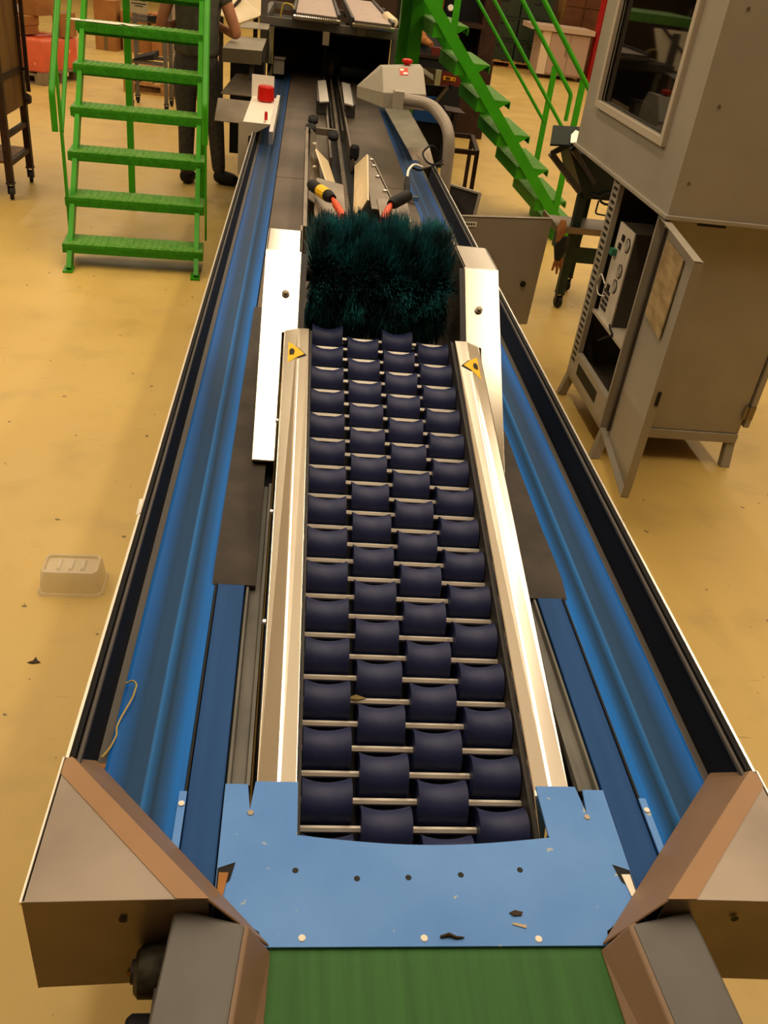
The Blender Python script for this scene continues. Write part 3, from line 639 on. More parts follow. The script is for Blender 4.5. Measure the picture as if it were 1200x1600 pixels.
# control box on its bent tube arm
t = thing('control_box', 'grey sloped control box on a bent tube arm over the right belt', 'control box', (.62, 6.0, .85))
F = [(.345, 6.25, 1.13), (.500, 5.93, 1.13), (.785, 5.93, 1.14), (.785, 6.35, 1.14), (.345, 6.35, 1.13)]
bx = MB()
b4 = [(.500, 5.92, 1.135), (.775, 5.92, 1.145), (.775, 6.30, 1.145), (.350, 6.22, 1.135)]
m4 = [(.498, 5.92, 1.222), (.767, 5.92, 1.240), (.765, 6.30, 1.300), (.345, 6.22, 1.205)]
t4 = [(.486, 6.08, 1.345), (.748, 6.08, 1.368), (.748, 6.28, 1.368), (.482, 6.20, 1.345)]
bx.add(b4+m4+t4, [(3, 2, 1, 0), (0, 1, 5, 4), (1, 2, 6, 5), (2, 3, 7, 6), (3, 0, 4, 7), (4, 5, 9, 8), (5, 6, 10, 9), (6, 7, 11, 10), (7, 4, 8, 11), (8, 9, 10, 11)])
part(t, 'case', bx, CABINET, bevel=.004)
def onf(u, v, e=.003):
    a = Vector(m4[0]); b = Vector(m4[1]); c = Vector(t4[0]); d = Vector(t4[1]); p = (a*(1-u)+b*u)*(1-v)+(c*(1-u)+d*u)*v
    return p+Vector((0, -.62, .78))*e
stk = part(t, 'sticker', MB().slab([onf(.42, .70), onf(.62, .70), onf(.62, .97), onf(.42, .97)], .001, (0, -1, 1)), mat('red_sticker', '#c8453a', .5), label='small red and white sticker')
part(stk, 'print', MB().slab([onf(.50, .73, .004), onf(.61, .73, .004), onf(.61, .80, .004), onf(.50, .80, .004)], .0008, (0, -1, 1)).slab([onf(.43, .86, .004), onf(.52, .86, .004), onf(.52, .94, .004), onf(.43, .94, .004)], .0008, (0, -1, 1)), PAPER)
part(t, 'stop_button', MB().lathe([(0, .02), (.012, .02), (.014, .034), (.03, .034), (.036, .022)], (.655, 6.20, 1.362), (0, 0, 1), 14), RED)
part(t, 'tube_arm', MB().tube(bend([(.60, 5.86, 1.205), (.80, 5.84, 1.20), (.905, 5.60, 1.10), (.915, 5.56, .55)], .14, 8), .036, 16), GREYTUBE, smooth=50)
part(t, 'tube_collar', MB().box(.56, .62, 5.82, 5.93, 1.15, 1.25), CABINET)
part(t, 'post_foot', MB().box(.86, .97, 5.50, 5.62, .50, .56), CABINET)

t = thing('belt_cover', 'shiny steel cover sheet beside the far right belt', 'cover', (.86, 7.0, .62))
part(t, 'sheet', MB().slab([(.665, 8.1, .87), (.865, 8.1, .89), (.865, 6.15, .89), (.715, 6.15, .87)], .005), mat('galvanised_sheet', '#9a9384', .5, .5, '#857e70', 5))
part(t, 'end_flap', MB().slab([(.715, 6.145, .87), (.865, 6.145, .89), (.90, 6.05, .80), (.79, 6.05, .76)], .005, (0, -1, 0)), STEEL_DULL)
part(t, 'side_plate', MB().slab([(.87, 8.1, .89), (.87, 6.15, .89), (.87, 6.15, .64), (.87, 8.1, .64)], .005, (1, 0, 0)), STEEL_DULL)
t = thing('cable_loom', 'thin black and white cables with connector over the right belt', 'cable', (.72, 5.4, .9))
part(t, 'black_cable', MB().tube(bend([(.86, 5.6, .96), (.79, 5.55, 1.02), (.72, 5.45, .98), (.76, 5.35, .94), (.86, 5.45, .93)], .05), .006, 8), BLACK)
part(t, 'black_cable', MB().tube(bend([(.87, 5.55, .93), (.78, 5.35, .93), (.70, 5.30, .91), (.655, 5.28, .93)], .05), .006, 8), BLACK)
part(t, 'white_cable', MB().tube(bend([(.72, 5.31, .93), (.665, 5.28, .95), (.625, 5.2, .93), (.612, 5.08, .90)], .04), .007, 8), PAPER)
part(t, 'plug', MB().tube([(.613, 5.10, .905), (.603, 4.98, .885), (.598, 4.88, .865)], [.013, .018, .014], 8), BLACK)
part(t, 'small_bracket', MB().box(.60, .66, 4.86, 4.89, .838, .862), STEEL)

# panel and flap hanging from the right flank
t = thing('switch_panel', 'grey switch cabinet beside the machine with black lock and label strip', 'cabinet', (1.14, 4.9, .0))
part(t, 'door', MB().hexa([(.855, 4.78, .17), (1.43, 4.92, .17), (1.43, 4.95, .17), (.855, 4.81, .17)], [(.855, 4.78, .80), (1.45, 4.93, .80), (1.45, 4.96, .80), (.855, 4.81, .80)]), CABINET, bevel=.004)
part(t, 'top_edge', MB().hexa([(.855, 4.779, .797), (1.45, 4.929, .797), (1.45, 4.96, .797), (.855, 4.81, .797)], [(.855, 4.779, .803), (1.45, 4.929, .803), (1.45, 4.96, .803), (.855, 4.81, .803)]), STEEL_DULL)
part(t, 'mounting_plate', MB().hexa([(.86, 4.812, .19), (1.40, 4.945, .19), (1.40, 4.97, .19), (.86, 4.837, .19)], [(.86, 4.812, .77), (1.42, 4.952, .77), (1.42, 4.975, .77), (.86, 4.837, .77)]), DARKMETAL)
part(t, 'leg', MB().box(.90, .94, 4.83, 4.86, 0, .2), DARKMETAL); part(t, 'leg', MB().box(1.30, 1.34, 4.93, 4.96, 0, .2), DARKMETAL)
part(t, 'lock', MB().lathe([(0, .018), (.008, .018), (.01, .01)], (1.345, 4.895, .425), (.24, -.97, 0), 14), INK)
lb = part(t, 'label_strip', MB().slab([(.87, 4.780, .775), (.995, 4.810, .775), (.995, 4.810, .748), (.87, 4.780, .748)], .002, (0, -1, 0)), PAPER)
mb = MB()
for k in range(6): mb.slab([(.905+k*.014, 4.7875+k*.0034, .768), (.914+k*.014, 4.7895+k*.0034, .768), (.914+k*.014, 4.7895+k*.0034, .756), (.905+k*.014, 4.7875+k*.0034, .756)], .001, (0, -1, 0))
part(lb, 'print', mb, INK)
t = thing('side_flap', 'dark open sheet flap hanging from the right flank of the machine', 'panel', (1.0, 5.7, .3))
part(t, 'sheet', MB().slab([(.88, 6.0, .72), (1.17, 5.72, .72), (1.13, 5.68, .40), (.88, 5.95, .36)], .012, (-1, -1, 0)), DARKMETAL)
part(t, 'hinge_bar', MB().bar((.80, 6.0, .70), (.89, 6.0, .70), .03), DARKMETAL)
part(t, 'rim', MB().bar((.88, 6.0, .725), (1.17, 5.72, .725), .02, .012).bar((1.172, 5.72, .725), (1.132, 5.68, .40), .02, .012), CABINET)

# ------------------------------------------------------------------ green stairs
def staircase(name, label, loc, rz, n, W, run, rise, z0, dep, nlow, post_y, hr_y, side_posts, legs, so, h, legw=.05):
    t = thing(name, label, 'stairs', loc, rz, local=True)
    for k in range(n):
        y = k*run; z = z0+k*rise
        tr = part(t, 'tread', MB().hexa([(0, y, z-.012), (W, y, z-.012), (W, y+dep, z-.012), (0, y+dep, z-.012)], [(0, y, z), (W, y, z), (W, y+dep, z), (0, y+dep, z)]), TREAD, bevel=.003)
        fr = MB().box(0, W, y-.004, y, z-.058, z-.001)
        # raised diamonds of the chequer plate on the front
        m2 = MB(); c = 34
        for i in range(c):
            xx = (i+.5)*W/c
            for zz_, fl in ((z-.020, 1), (z-.042, -1)):
                a = Vector((xx-.011, y-.0055, zz_-.008*fl)); b = Vector((xx+.011, y-.0055, zz_+.008*fl)); m2.bar(a, b, .003, .004, (0, 1, 0))
        part(tr, 'front_edge', fr, TREADF); dm = part(tr, 'diamonds', m2, GREEN); dm['kind'] = 'stuff'
        m3 = MB()
        for i in range(22):
            xx = (i+.5)*W/22; m3.box(xx-.012, xx+.012, y+.01, y+dep-.01, z, z+.003)
        gr = part(tr, 'ridges', m3, TREAD); gr['kind'] = 'stuff'
        part(tr, 'back_edge', MB().box(0, W, y+dep-.004, y+dep, z-.10, z-.001), TREADF)
        for x in (.0, W-.006):
            part(tr, 'gusset', MB().slab([(x, y, z-.002), (x, y+dep, z-.002), (x, y+dep, z-.10), (x, y+dep*.45, z-.085)], .006, (-1, 0, 0)), GREEN)
    ytop = n*run
    for x in (.028, W-.058) if nlow else (-.034, W+.004):
        a = (x+.015, so-z0*run/rise, 0.0); b = (x+.015, ytop+so, z0+n*rise)
        sl = part(t, 'stringer', MB().bar(a, b, .03, .085), GREEN)
        part(sl, 'foot', MB().box(x-.02, x+.04, a[1]-.05, a[1]+.06, 0, .012), GREEN)
    for s, x in ((0, .012 if nlow else -.014), (1, W+.014)):
        hz = lambda y: z0+h+(y)*rise/run
        part(t, 'handrail', MB().tube(bend([(x, hr_y, hz(hr_y)-.22), (x, hr_y, hz(hr_y)), (x, ytop+.1, hz(ytop+.1))], .03, 4), .019, 10), GREEN, smooth=50)
        part(t, 'mid_rail', MB().tube([(x, post_y, hz(post_y)-.47), (x, ytop+.1, hz(ytop+.1)-.47)], .014, 8), GREEN, smooth=50)
        part(t, 'post', MB().bar((x, post_y, .16), (x, post_y, hz(post_y)-.01), (.05), .014, (1, 0, 0)), GREEN)
        part(t, 'post', MB().bar((x, ytop-.1, z0+n*rise-.3), (x, ytop-.1, hz(ytop-.1)-.01), (.05), .014, (1, 0, 0)), GREEN)
    for (x, yb_, zt, yt) in legs: part(t, 'support_leg', MB().bar((x, yb_, 0), (x, yt, zt), legw), GREEN)
    ptop = z0+n*rise
    part(t, 'platform', MB().box(-.03, W+.03, ytop, ytop+1.0, ptop-.06, ptop), TREAD)
    return t
st1 = staircase('green_staircase', 'green steel staircase left of the machine with paper on a tread', (-1.49, 5.72, 0), R(4.4), 9, .89, .245, .232, .155, .22, True, .27, .05, None,
                [(.26, 1.92, 2.1, 2.2), (.84, 1.92, 2.1, 2.2)], .10, .84)
st2 = staircase('green_staircase', 'green steel staircase on the right climbing to the upper left', (2.495, 7.479, 0), R(91), 7, .86, .212, .24, .098, .27, False, .295, .10, None, [(.72, 1.58, 1.72, 1.58), (.86, 1.655, 1.72, 1.655)], .19, .85, .10)
single('paper_sheet', MB().slab([(-1.645, 6.94, 1.322), (-1.30, 6.955, 1.322), (-1.27, 6.99, 1.326), (-1.22, 6.96, 1.322), (-1.15, 7.05, 1.322), (-1.30, 7.08, 1.324), (-1.62, 7.03, 1.322)], .003), PAPER, 'crumpled white paper strip on a tread of the left green staircase', 'paper', (-1.4, 7.0, 1.318))

# ------------------------------------------------------------------ inspection cabinet on the right
t = thing('control_cabinet', 'tall grey control cabinet with open door and windowed upper box on the right', 'cabinet', (1.89, 3.98, 0))
x0, x1, y0, y1, zb, zt = 1.54, 2.23, 3.63, 4.34, .13, 1.19
part(t, 'front_panel', MB().box(x0+.03, x1, y0, y0+.02, zb+.05, zt), CABINET, bevel=.003)
part(t, 'right_panel', MB().box(x1-.02, x1, y0+.02, y1, zb+.05, zt), CABINET)
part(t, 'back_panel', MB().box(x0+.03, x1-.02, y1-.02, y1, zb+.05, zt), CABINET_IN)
part(t, 'base_frame', MB().box(x0, x1, y0-.01, y0+.05, zb, zb+.048).box(x0, x1, y1-.06, y1, zb, zb+.048).box(x0, x0+.05, y0+.05, y1-.06, zb, zb+.048).box(x1-.05, x1, y0+.05, y1-.06, zb, zb+.048), CABINET, bevel=.003)
part(t, 'sill', MB().box(x0, x0+.03, y0+.06, y1-.10, zb+.05, zb+.16), CABINET)
part(t, 'sill_slot', MB().box(x0-.002, x0+.002, y0+.20, y1-.16, zb+.065, zb+.125), INK)
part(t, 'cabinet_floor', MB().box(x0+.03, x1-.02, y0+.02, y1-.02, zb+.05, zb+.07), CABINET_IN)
part(t, 'door_post', MB().box(x0, x0+.03, y0, y0+.06, zb+.05, zt), CABINET, bevel=.003)
rl = part(t, 'slotted_rail', MB().box(x0, x0+.03, y1-.10, y1, zb+.05, zt), CABINET, bevel=.003)
mb = MB()
for k in range(30): mb.box(x0-.002, x0+.003, y1-.085, y1-.03, zb+.10+k*.032, zb+.113+k*.032)
sl = part(rl, 'slots', mb, INK); sl['kind'] = 'stuff'
part(t, 'shelf', MB().box(x0+.02, x1-.02, y0+.06, y1-.10, .525, .54), mat('light_shelf', '#b8ab99', .45, .2))
for x, y, dx, dy in ((x0+.02, y0+.02, -.03, -.03), (x1-.02, y0+.02, 0, -.03), (x0+.02, y1-.02, -.02, .02), (x1-.02, y1-.02, .02, .02)):
    part(t, 'leg', MB().hexa([(x+dx-.025, y+dy-.02, 0), (x+dx+.025, y+dy-.02, 0), (x+dx+.025, y+dy+.02, 0), (x+dx-.025, y+dy+.02, 0)], [(x-.02, y-.02, zb), (x+.025, y-.02, zb), (x+.025, y+.025, zb), (x-.02, y+.025, zb)]), CABINET, bevel=.004)
# open door swung towards the camera
h = Vector((1.548, 3.62, 0)); e = Vector((1.458, 2.985, 0)); u = (e-h).normalized(); nn = Vector((-u.y, u.x, 0)); nn = -nn if nn.x > 0 else nn
dz0, dz1 = .165, 1.175
def dp(a, z, o=0): q = h+u*a+nn*o; return (q.x, q.y, z)
Wd = (e-h).length
dr = part(t, 'door', MB().slab([dp(0, dz0), dp(Wd, dz0), dp(Wd, dz1), dp(0, dz1)], .004, nn), CABINET)
part(dr, 'door_flange', MB().hexa([dp(Wd-.004, dz0), dp(Wd, dz0), dp(Wd, dz0, .03), dp(Wd-.004, dz0, .03)], [dp(Wd-.004, dz1), dp(Wd, dz1), dp(Wd, dz1, .03), dp(Wd-.004, dz1, .03)])
     .hexa([dp(0, dz1-.004), dp(Wd, dz1-.004), dp(Wd, dz1-.004, .03), dp(0, dz1-.004, .03)], [dp(0, dz1), dp(Wd, dz1), dp(Wd, dz1, .03), dp(0, dz1, .03)])
     .hexa([dp(0, dz0), dp(Wd, dz0), dp(Wd, dz0, .03), dp(0, dz0, .03)], [dp(0, dz0+.004), dp(Wd, dz0+.004), dp(Wd, dz0+.004, .03), dp(0, dz0+.004, .03)])
     .hexa([dp(0, dz0), dp(.004, dz0), dp(.004, dz0, .03), dp(0, dz0, .03)], [dp(0, dz1), dp(.004, dz1), dp(.004, dz1, .03), dp(0, dz1, .03)]), CABINET)
part(dr, 'document_pocket', MB().slab([dp(.14, .80, .012), dp(.44, .80, .012), dp(.44, 1.12, .010), dp(.14, 1.12, .010)], .006, nn), mat('plastic_pocket', '#b39c74', .25, 0, '#8f7a55', 7, (1, 1, 3), 1, bump=.3))
part(dr, 'latch', MB().box(e.x-.012, e.x+.002, e.y-.004, e.y+.006, .60, .66), INK)
part(dr, 'stiffener', MB().hexa([dp(.06, dz0+.03, .001), dp(.09, dz0+.03, .001), dp(.09, dz0+.03, .016), dp(.06, dz0+.03, .016)], [dp(.06, dz1-.03, .001), dp(.09, dz1-.03, .001), dp(.09, dz1-.03, .016), dp(.06, dz1-.03, .016)]), CABINET_IN)
sdoor = part(t, 'side_door', MB().box(x1+.008, x1+.036, y0-.012, y1, zb+.09, zt), CABINET, bevel=.003)
for z in (.30, .95):
    part(sdoor, 'hinge', MB().box(x1-.02, x1+.034, y0-.016, y0-.011, z-.035, z+.035).tube([(x1+.004, y0-.016, z-.035), (x1+.004, y0-.016, z+.035)], .006, 8), STEEL_DULL)
# upper box with a window in its left face
X0_, X1_, Y0_, Y1_, Z0_, Z1_ = 1.52, 2.55, 3.545, 5.03, 1.20, 2.35
wy0, wy1, wz0, wz1 = 3.80, 4.76, 1.455, 1.955
ub = part(t, 'upper_box', MB().box(X0_, X1_, Y0_, Y0_+.02, Z0_, Z1_).box(X1_-.02, X1_, Y0_+.02, Y1_, Z0_, Z1_).box(X0_, X1_-.02, Y1_-.02, Y1_, Z0_, Z1_)
     .box(X0_, X1_, Y0_, Y1_, Z1_, Z1_+.02).box(X0_, X0_+.02, Y0_+.02, wy0, Z0_, Z1_).box(X0_, X0_+.02, wy1, Y1_-.02, Z0_, Z1_)
     .box(X0_, X0_+.02, wy0, wy1, Z0_, wz0).box(X0_, X0_+.02, wy0, wy1, wz1, Z1_), mat('grey_green_enamel', '#9e9788', .42, .1, '#928b7d', 3, (1, 1, 1), .7))
part(ub, 'bottom_rim', MB().box(X0_-.012, X1_+.012, Y0_-.012, Y1_+.012, Z0_-.018, Z0_), CABINET, bevel=.003)
wf = part(t, 'window_frame', MB().box(X0_-.022, X0_+.01, wy0-.035, wy0, wz0-.035, wz1+.035).box(X0_-.022, X0_+.01, wy1, wy1+.035, wz0-.035, wz1+.035)
     .box(X0_-.022, X0_+.01, wy0, wy1, wz0-.035, wz0).box(X0_-.022, X0_+.01, wy0, wy1, wz1, wz1+.035), mat('pale_frame', '#b3a795', .4), bevel=.003)
part(wf, 'pane', MB().box(X0_+.012, X0_+.018, wy0, wy1, wz0, wz1), mat('dark_glass', '#0c0907', .03, 0, alpha=.88))
part(t, 'inner_monitor', MB().box(1.75, 2.35, 4.1, 4.7, 1.24, 1.9), CABINET_IN)
for y, z in ((3.54, 1.62), (3.54, 1.33), (3.54, 1.95)): part(t, 'screw', MB().lathe([(0, .007), (.004, .006)], (1.60 if z > 1.4 else 1.57, y+.005, z), (0, -1, 0), 8), STEEL_DULL)
part(t, 'vent_slot', MB().box(1.66, 1.78, Y0_-.006, Y0_+.01, Z0_-.030, Z0_-.018), INK)

t = thing('computer_tower', 'grey computer tower standing on the shelf inside the open cabinet', 'computer', (1.80, 4.10, .54))
part(t, 'case', MB().box(1.585, 2.0, 3.985, 4.205, .54, 1.0), CABINET_IN, bevel=.003)
bp = part(t, 'back_plate', MB().box(1.578, 1.585, 3.985, 4.205, .54, 1.0), mat('zinc_plate', '#cfc5b4', .5, .1, '#bdb3a2', 9))
for y, z, r_ in ((4.035, .93, .034), (4.05, .80, .034), (4.065, .72, .034)):
    fg = part(bp, 'fan_grille', MB().lathe([(0, r_), (.003, r_)], (1.578, y, z), (-1, 0, 0), 16), INK)
    m2 = MB()
    for a in range(3): m2.lathe([(.003, r_*(.28+.27*a)), (.0045, r_*(.28+.27*a)), (.0045, r_*(.28+.27*a)-.004), (.003, r_*(.28+.27*a)-.004)], (1.578, y, z), (-1, 0, 0), 14, False)
    part(bp, 'grille_ring', m2, mat('zinc_plate', '#cfc5b4', .5))
for y, z in ((4.11, .945), (4.13, .90), (4.14, .69)): part(bp, 'socket', MB().box(1.572, 1.58, y-.016, y+.016, z-.014, z+.014), INK)
for k in range(4): part(bp, 'slot_cover', MB().box(1.573, 1.58, 4.10+.0*k, 4.18, .575+k*.028, .590+k*.028), DARKMETAL)
part(bp, 'green_plug', MB().box(1.55, 1.585, 4.15, 4.19, .845, .875), TEAL)
part(t, 'cable', MB().tube(bend([(1.56, 4.16, .70), (1.55, 4.22, .74), (1.55, 4.25, .68), (1.56, 4.22, .62), (1.575, 4.15, .64)], .03), .003, 6), PAPER)
part(t, 'power_cord', MB().tube(bend([(1.575, 3.99, .55), (1.56, 3.93, .55), (1.555, 3.86, .545), (1.56, 3.95, .50), (1.58, 4.1, .42)], .03), .005, 6), BLACK)

# ------------------------------------------------------------------ dark green wheeled stand behind the cabinet
t = thing('wheeled_stand', 'dark green wheeled machine stand behind the grey cabinet', 'stand', (1.95, 5.95, 0))
def caster(t, x, y, h=.10, r=.042):
    c = part(t, 'caster', MB().lathe([(-.016, r*.8), (-.012, r), (.012, r), (.016, r*.8)], (x, y, r), (1, .3, 0), 16), WHEEL, smooth=40)
    part(c, 'fork', MB().box(x-.024, x-.018, y-.02, y+.02, r*.8, h+.01).box(x+.018, x+.024, y-.02, y+.02, r*.8, h+.01).box(x-.03, x+.03, y-.03, y+.03, h, h+.012), DARKMETAL)
for x, y in ((1.86, 5.77), (2.02, 6.16), (2.45, 5.80), (2.55, 6.2)):
    caster(t, x, y); part(t, 'leg', MB().bar((x, y, .11), (x, y, .86), .055), DKGREEN)
part(t, 'cross_beam', MB().box(1.84, 2.47, 5.745, 5.775, .33, .43), DKGREEN); part(t, 'cross_beam', MB().box(1.84, 1.87, 5.8, 6.15, .33, .43), DKGREEN)
part(t, 'tray', MB().box(1.72, 2.5, 5.70, 6.1, .535, .545).box(1.72, 2.5, 5.69, 5.70, .535, .575).box(1.715, 1.725, 5.69, 6.1, .535, .575), STEEL_DULL)
part(t, 'hopper', MB().hexa([(1.86, 5.72, .76), (2.45, 5.72, .76), (2.45, 6.2, .76), (1.86, 6.2, .76)], [(1.70, 5.70, 1.03), (2.5, 5.70, 1.03), (2.5, 6.25, 1.03), (1.75, 6.25, 1.03)]), mat('black_green_paint', '#101d18', .5))
part(t, 'top_plate', MB().slab([(1.53, 5.60, 1.085), (1.80, 5.60, 1.10), (1.88, 6.10, 1.13), (1.66, 6.10, 1.12)], .012), mat('dark_plate', '#18211c', .7, spec=.1))
part(t, 'arm', MB().bar((1.82, 5.72, .80), (1.565, 5.66, 1.02), .035), DARKMETAL); part(t, 'arm', MB().bar((1.565, 5.66, 1.02), (1.66, 5.64, 1.085), .03), DARKMETAL); part(t, 'arm', MB().bar((1.90, 5.72, .86), (1.70, 5.66, 1.06), .03), DARKMETAL)
part(t, 'ring_handle', MB().tube([(2.02+.06*math.cos(a*.4), 5.70, .775+.035*math.sin(a*.4)) for a in range(17)], .008, 8).tube([(1.90, 5.70, .79), (1.96, 5.70, .78)], .01, 8), BLACK)
part(t, 'wire_handle', MB().tube(bend([(1.955, 5.70, .76), (1.945, 5.68, .68), (2.08, 5.68, .67)], .02), .006, 6), BLACK)
single('paper_sheet', MB().slab([(1.655, 5.60, 1.105), (1.76, 5.60, 1.11), (1.80, 5.72, 1.135), (1.73, 5.80, 1.15), (1.69, 5.74, 1.13)], .002), PAPER, 'white folded paper on top of the dark green stand', 'paper', (1.7, 5.65, 1.1))
t = thing('hanging_gloves', 'dark and tan work gloves hanging over the tray edge of the green stand', 'gloves', (1.75, 5.67, .55))
mb = MB(); mb.tube([(1.745, 5.68, .62), (1.742, 5.67, .58), (1.745, 5.665, .50), (1.75, 5.665, .44)], [.018, .03, .026, .02], 10)
part(t, 'tan_glove', mb, mat('tan_leather', '#9a6236', .7, 0, '#7d4c28', 20), smooth=60)
part(t, 'dark_glove', MB().tube([(1.765, 5.665, .52), (1.76, 5.66, .44), (1.755, 5.66, .36)], [.03, .045, .02], 10), SHOE, smooth=60)
part(t, 'fingers', MB().tube([(1.75, 5.66, .38), (1.742, 5.655, .33), (1.735, 5.655, .29)], [.014, .012, .007], 8).tube([(1.765, 5.66, .38), (1.765, 5.655, .32), (1.77, 5.655, .27)], [.014, .012, .007], 8).tube([(1.78, 5.66, .38), (1.785, 5.655, .34), (1.79, 5.655, .30)], [.014, .012, .007], 8), mat('tan_leather', '#9a6236', .7), smooth=60)

# ------------------------------------------------------------------ brown framed trolley at the left edge
t = thing('brown_trolley', 'tall dark metal trolley with brown wooden side panels at the left picture edge', 'trolley', (-2.55, 7.45, 0))
for x in (-2.215, -2.9):
    for y in (7.175, 7.735):
        caster(t, x, y, .115, .05); part(t, 'leg', MB().bar((x, y, .125), (x, y, 1.75), .05), RUST)
    part(t, 'side_rail', MB().bar((x, 7.2, .26), (x, 7.71, .26), .035).bar((x, 7.2, .46), (x, 7.71, .46), .035), RUST)
    part(t, 'side_rail', MB().bar((x, 7.2, .86), (x, 7.71, .86), .04), RUST)
    part(t, 'side_panel', MB().box(x-.012, x+.008, 7.2, 7.71, .60, .84), WOODBROWN)
    part(t, 'side_panel', MB().box(x-.012, x+.008, 7.2, 7.71, .88, 1.7), WOODBROWN)
for z in (.26, .62, 1.1, 1.5): part(t, 'shelf', MB().box(-2.88, -2.23, 7.19, 7.72, z, z+.02), WOODBROWN)
part(t, 'rod', MB().bar((-2.175, 7.80, 1.5), (-2.16, 7.72, .70), .03, .018), RUST)
part(t, 'rod_hook', MB().bar((-2.21, 7.74, .86), (-2.165, 7.735, .86), .02), RUST)
part(t, 'corner_knob', MB().lathe([(-.03, .03), (0, .045), (.03, .03)], (-2.19, 7.76, .64), (1, 0, 0), 12), RUST)

# ------------------------------------------------------------------ chutes, frame and white belts at the far end
t = thing('outlet_chutes', 'grey sheet metal outlet table with sloping chutes left of the far machine', 'chute', (-.48, 7.7, .0))
part(t, 'table_top', MB().slab([(-.65, 7.75, 1.17), (-.34, 7.75, 1.18), (-.34, 8.6, 1.19), (-.62, 8.6, 1.18)], .006), CABINET)
part(t, 'table_front', MB().slab([(-.65, 7.745, 1.17), (-.34, 7.745, 1.18), (-.34, 7.745, 1.08), (-.65, 7.745, 1.07)], .006, (0, -1, 0)), mat('olive_sheet', '#5c5240', .5, .3))
part(t, 'upper_chute', MB().slab([(-.55, 7.9, .98), (-.34, 7.9, .98), (-.385, 7.5, .88), (-.64, 7.5, .88)], .006), STEEL_DULL)
part(t, 'upper_cheek', MB().slab([(-.345, 7.88, .95), (-.375, 7.48, .93), (-.375, 7.48, .70), (-.345, 7.88, .70)], .006, (-1, 0, 0)), DARKMETAL)
part(t, 'lower_chute', MB().slab([(-.65, 7.4, .86), (-.38, 7.4, .86), (-.43, 7.2, .73), (-.66, 7.2, .73)], .006), STEEL_DULL)
part(t, 'dark_back', MB().box(-.62, -.34, 8.2, 8.24, .3, 1.05), BLACK)
part(t, 'dark_wall', MB().box(-.345, -.33, 6.6, 8.6, .30, .86), BLACK)
for x, y in ((-.42, 7.8), (-.42, 8.5)): part(t, 'leg', MB().bar((x, y, 0), (x, y, 1.07), .035), DARKMETAL)
part(t, 'upper_shelf', MB().slab([(-.60, 8.62, 1.25), (-.33, 8.62, 1.26), (-.33, 8.9, 1.28), (-.52, 8.9, 1.28)], .006), CABINET)
t = thing('slanted_white_tray', 'large slanted cream sheet tray behind the person at the top of the picture', 'tray', (-.6, 9.2, 0))
part(t, 'sheet', MB().slab([(-.60, 8.95, 1.255), (-.37, 9.25, 1.335), (-.37, 9.6, 1.60), (-.85, 9.6, 1.60), (-.86, 9.2, 1.30)], .012), CREAM)
part(t, 'trim', MB().bar((-.72, 9.07, 1.30), (-.46, 9.6, 1.61), .02), RUST)
for x, y in ((-.80, 9.4), (-.48, 9.4)): part(t, 'leg', MB().bar((x, y, 0), (x, y, 1.30), .04), DARKMETAL)
t = thing('overhead_frame', 'dark grey profile frame carrying two white belts over the far end of the machine', 'frame', (.2, 9.0, 0))
FR = mat('frame_profile', '#6a645c', .45, .2, '#5c5650', 6)
for x, z1 in ((-.385, 1.6), (.815, 1.36)):
    part(t, 'post', MB().box(x-.03, x+.03, 8.97, 9.03, 0, z1), FR); part(t, 'post', MB().box(x-.03, x+.03, 10.9, 10.96, 0, 1.4), FR)
part(t, 'cross_beam', MB().box(-.42, .80, 8.93, 8.99, 1.27, 1.335), FR); part(t, 'cross_beam', MB().box(-.355, .785, 10.9, 10.96, 1.27, 1.335), FR)
part(t, 'side_beam', MB().box(-.41, -.36, 9.03, 10.9, 1.27, 1.335), FR); part(t, 'side_beam', MB().box(.79, .84, 9.03, 10.9, 1.27, 1.335), FR)
part(t, 'clip', MB().box(.46, .53, 8.91, 8.93, 1.27, 1.34), STEEL_DULL)
part(t, 'hanging_plug', MB().box(.15, .21, 8.94, 8.99, 1.16, 1.27), STEEL)
part(t, 'hanging_wire', MB().tube(bend([(.18, 8.96, 1.16), (.185, 9.0, 1.0), (.19, 9.2, .9)], .1), .005, 6), BLACK)
part(t, 'roller_drum', MB().lathe([(0, .05), (.30, .05)], (-.33, 9.05, .95), (0, 0, 1), 16), STEEL, smooth=40)
part(t, 'yellow_hose', MB().tube(bend([(-.24, 8.95, 1.33), (-.22, 8.95, 1.46), (-.12, 8.95, 1.44), (-.115, 8.95, 1.34)], .05), .008, 8), mat('yellow_hose', '#b39a45', .5), smooth=60)
for (xa, xb, ya, yb, lab) in ((-.10, .265, 8.85, 11.6, 'left'), (.42, .745, 8.75, 11.9, 'right')):
    q = thing('white_belt', ('wide white belt on the overhead frame, left of the two' if lab == 'left' else 'wide white belt on the overhead frame, right of the two'), 'conveyor belt', ((xa+xb)/2, ya, 1.33), 0, 'white belts on the overhead frame')
    part(q, 'belt', MB().box(xa, xb, ya, yb, 1.385, 1.40), PINKWHITE)
    m2 = MB()
    for k in range(22): m2.box(xa+(xb-xa)*k/22, xa+(xb-xa)*(k+.55)/22, ya-.022, ya+.002, 1.36, 1.402)
    ed = part(q, 'link_edge', m2, STEEL_DULL); ed['kind'] = 'stuff'
    part(q, 'side_bar', MB().box(xa-.03, xa-.006, ya, yb, 1.34, 1.42), DARKMETAL); part(q, 'side_bar', MB().box(xb+.006, xb+.03, ya, yb, 1.34, 1.42), DARKMETAL)
    part(q, 'nose_roller', MB().lathe([(xa-.02, .022), (xb+.03, .022)], (0, ya-.002, 1.362), (1, 0, 0), 10), STEEL)
t = thing('belt_motor', 'pale cylindrical motor beside the right white belt', 'motor', (.80, 9.1, 1.335))
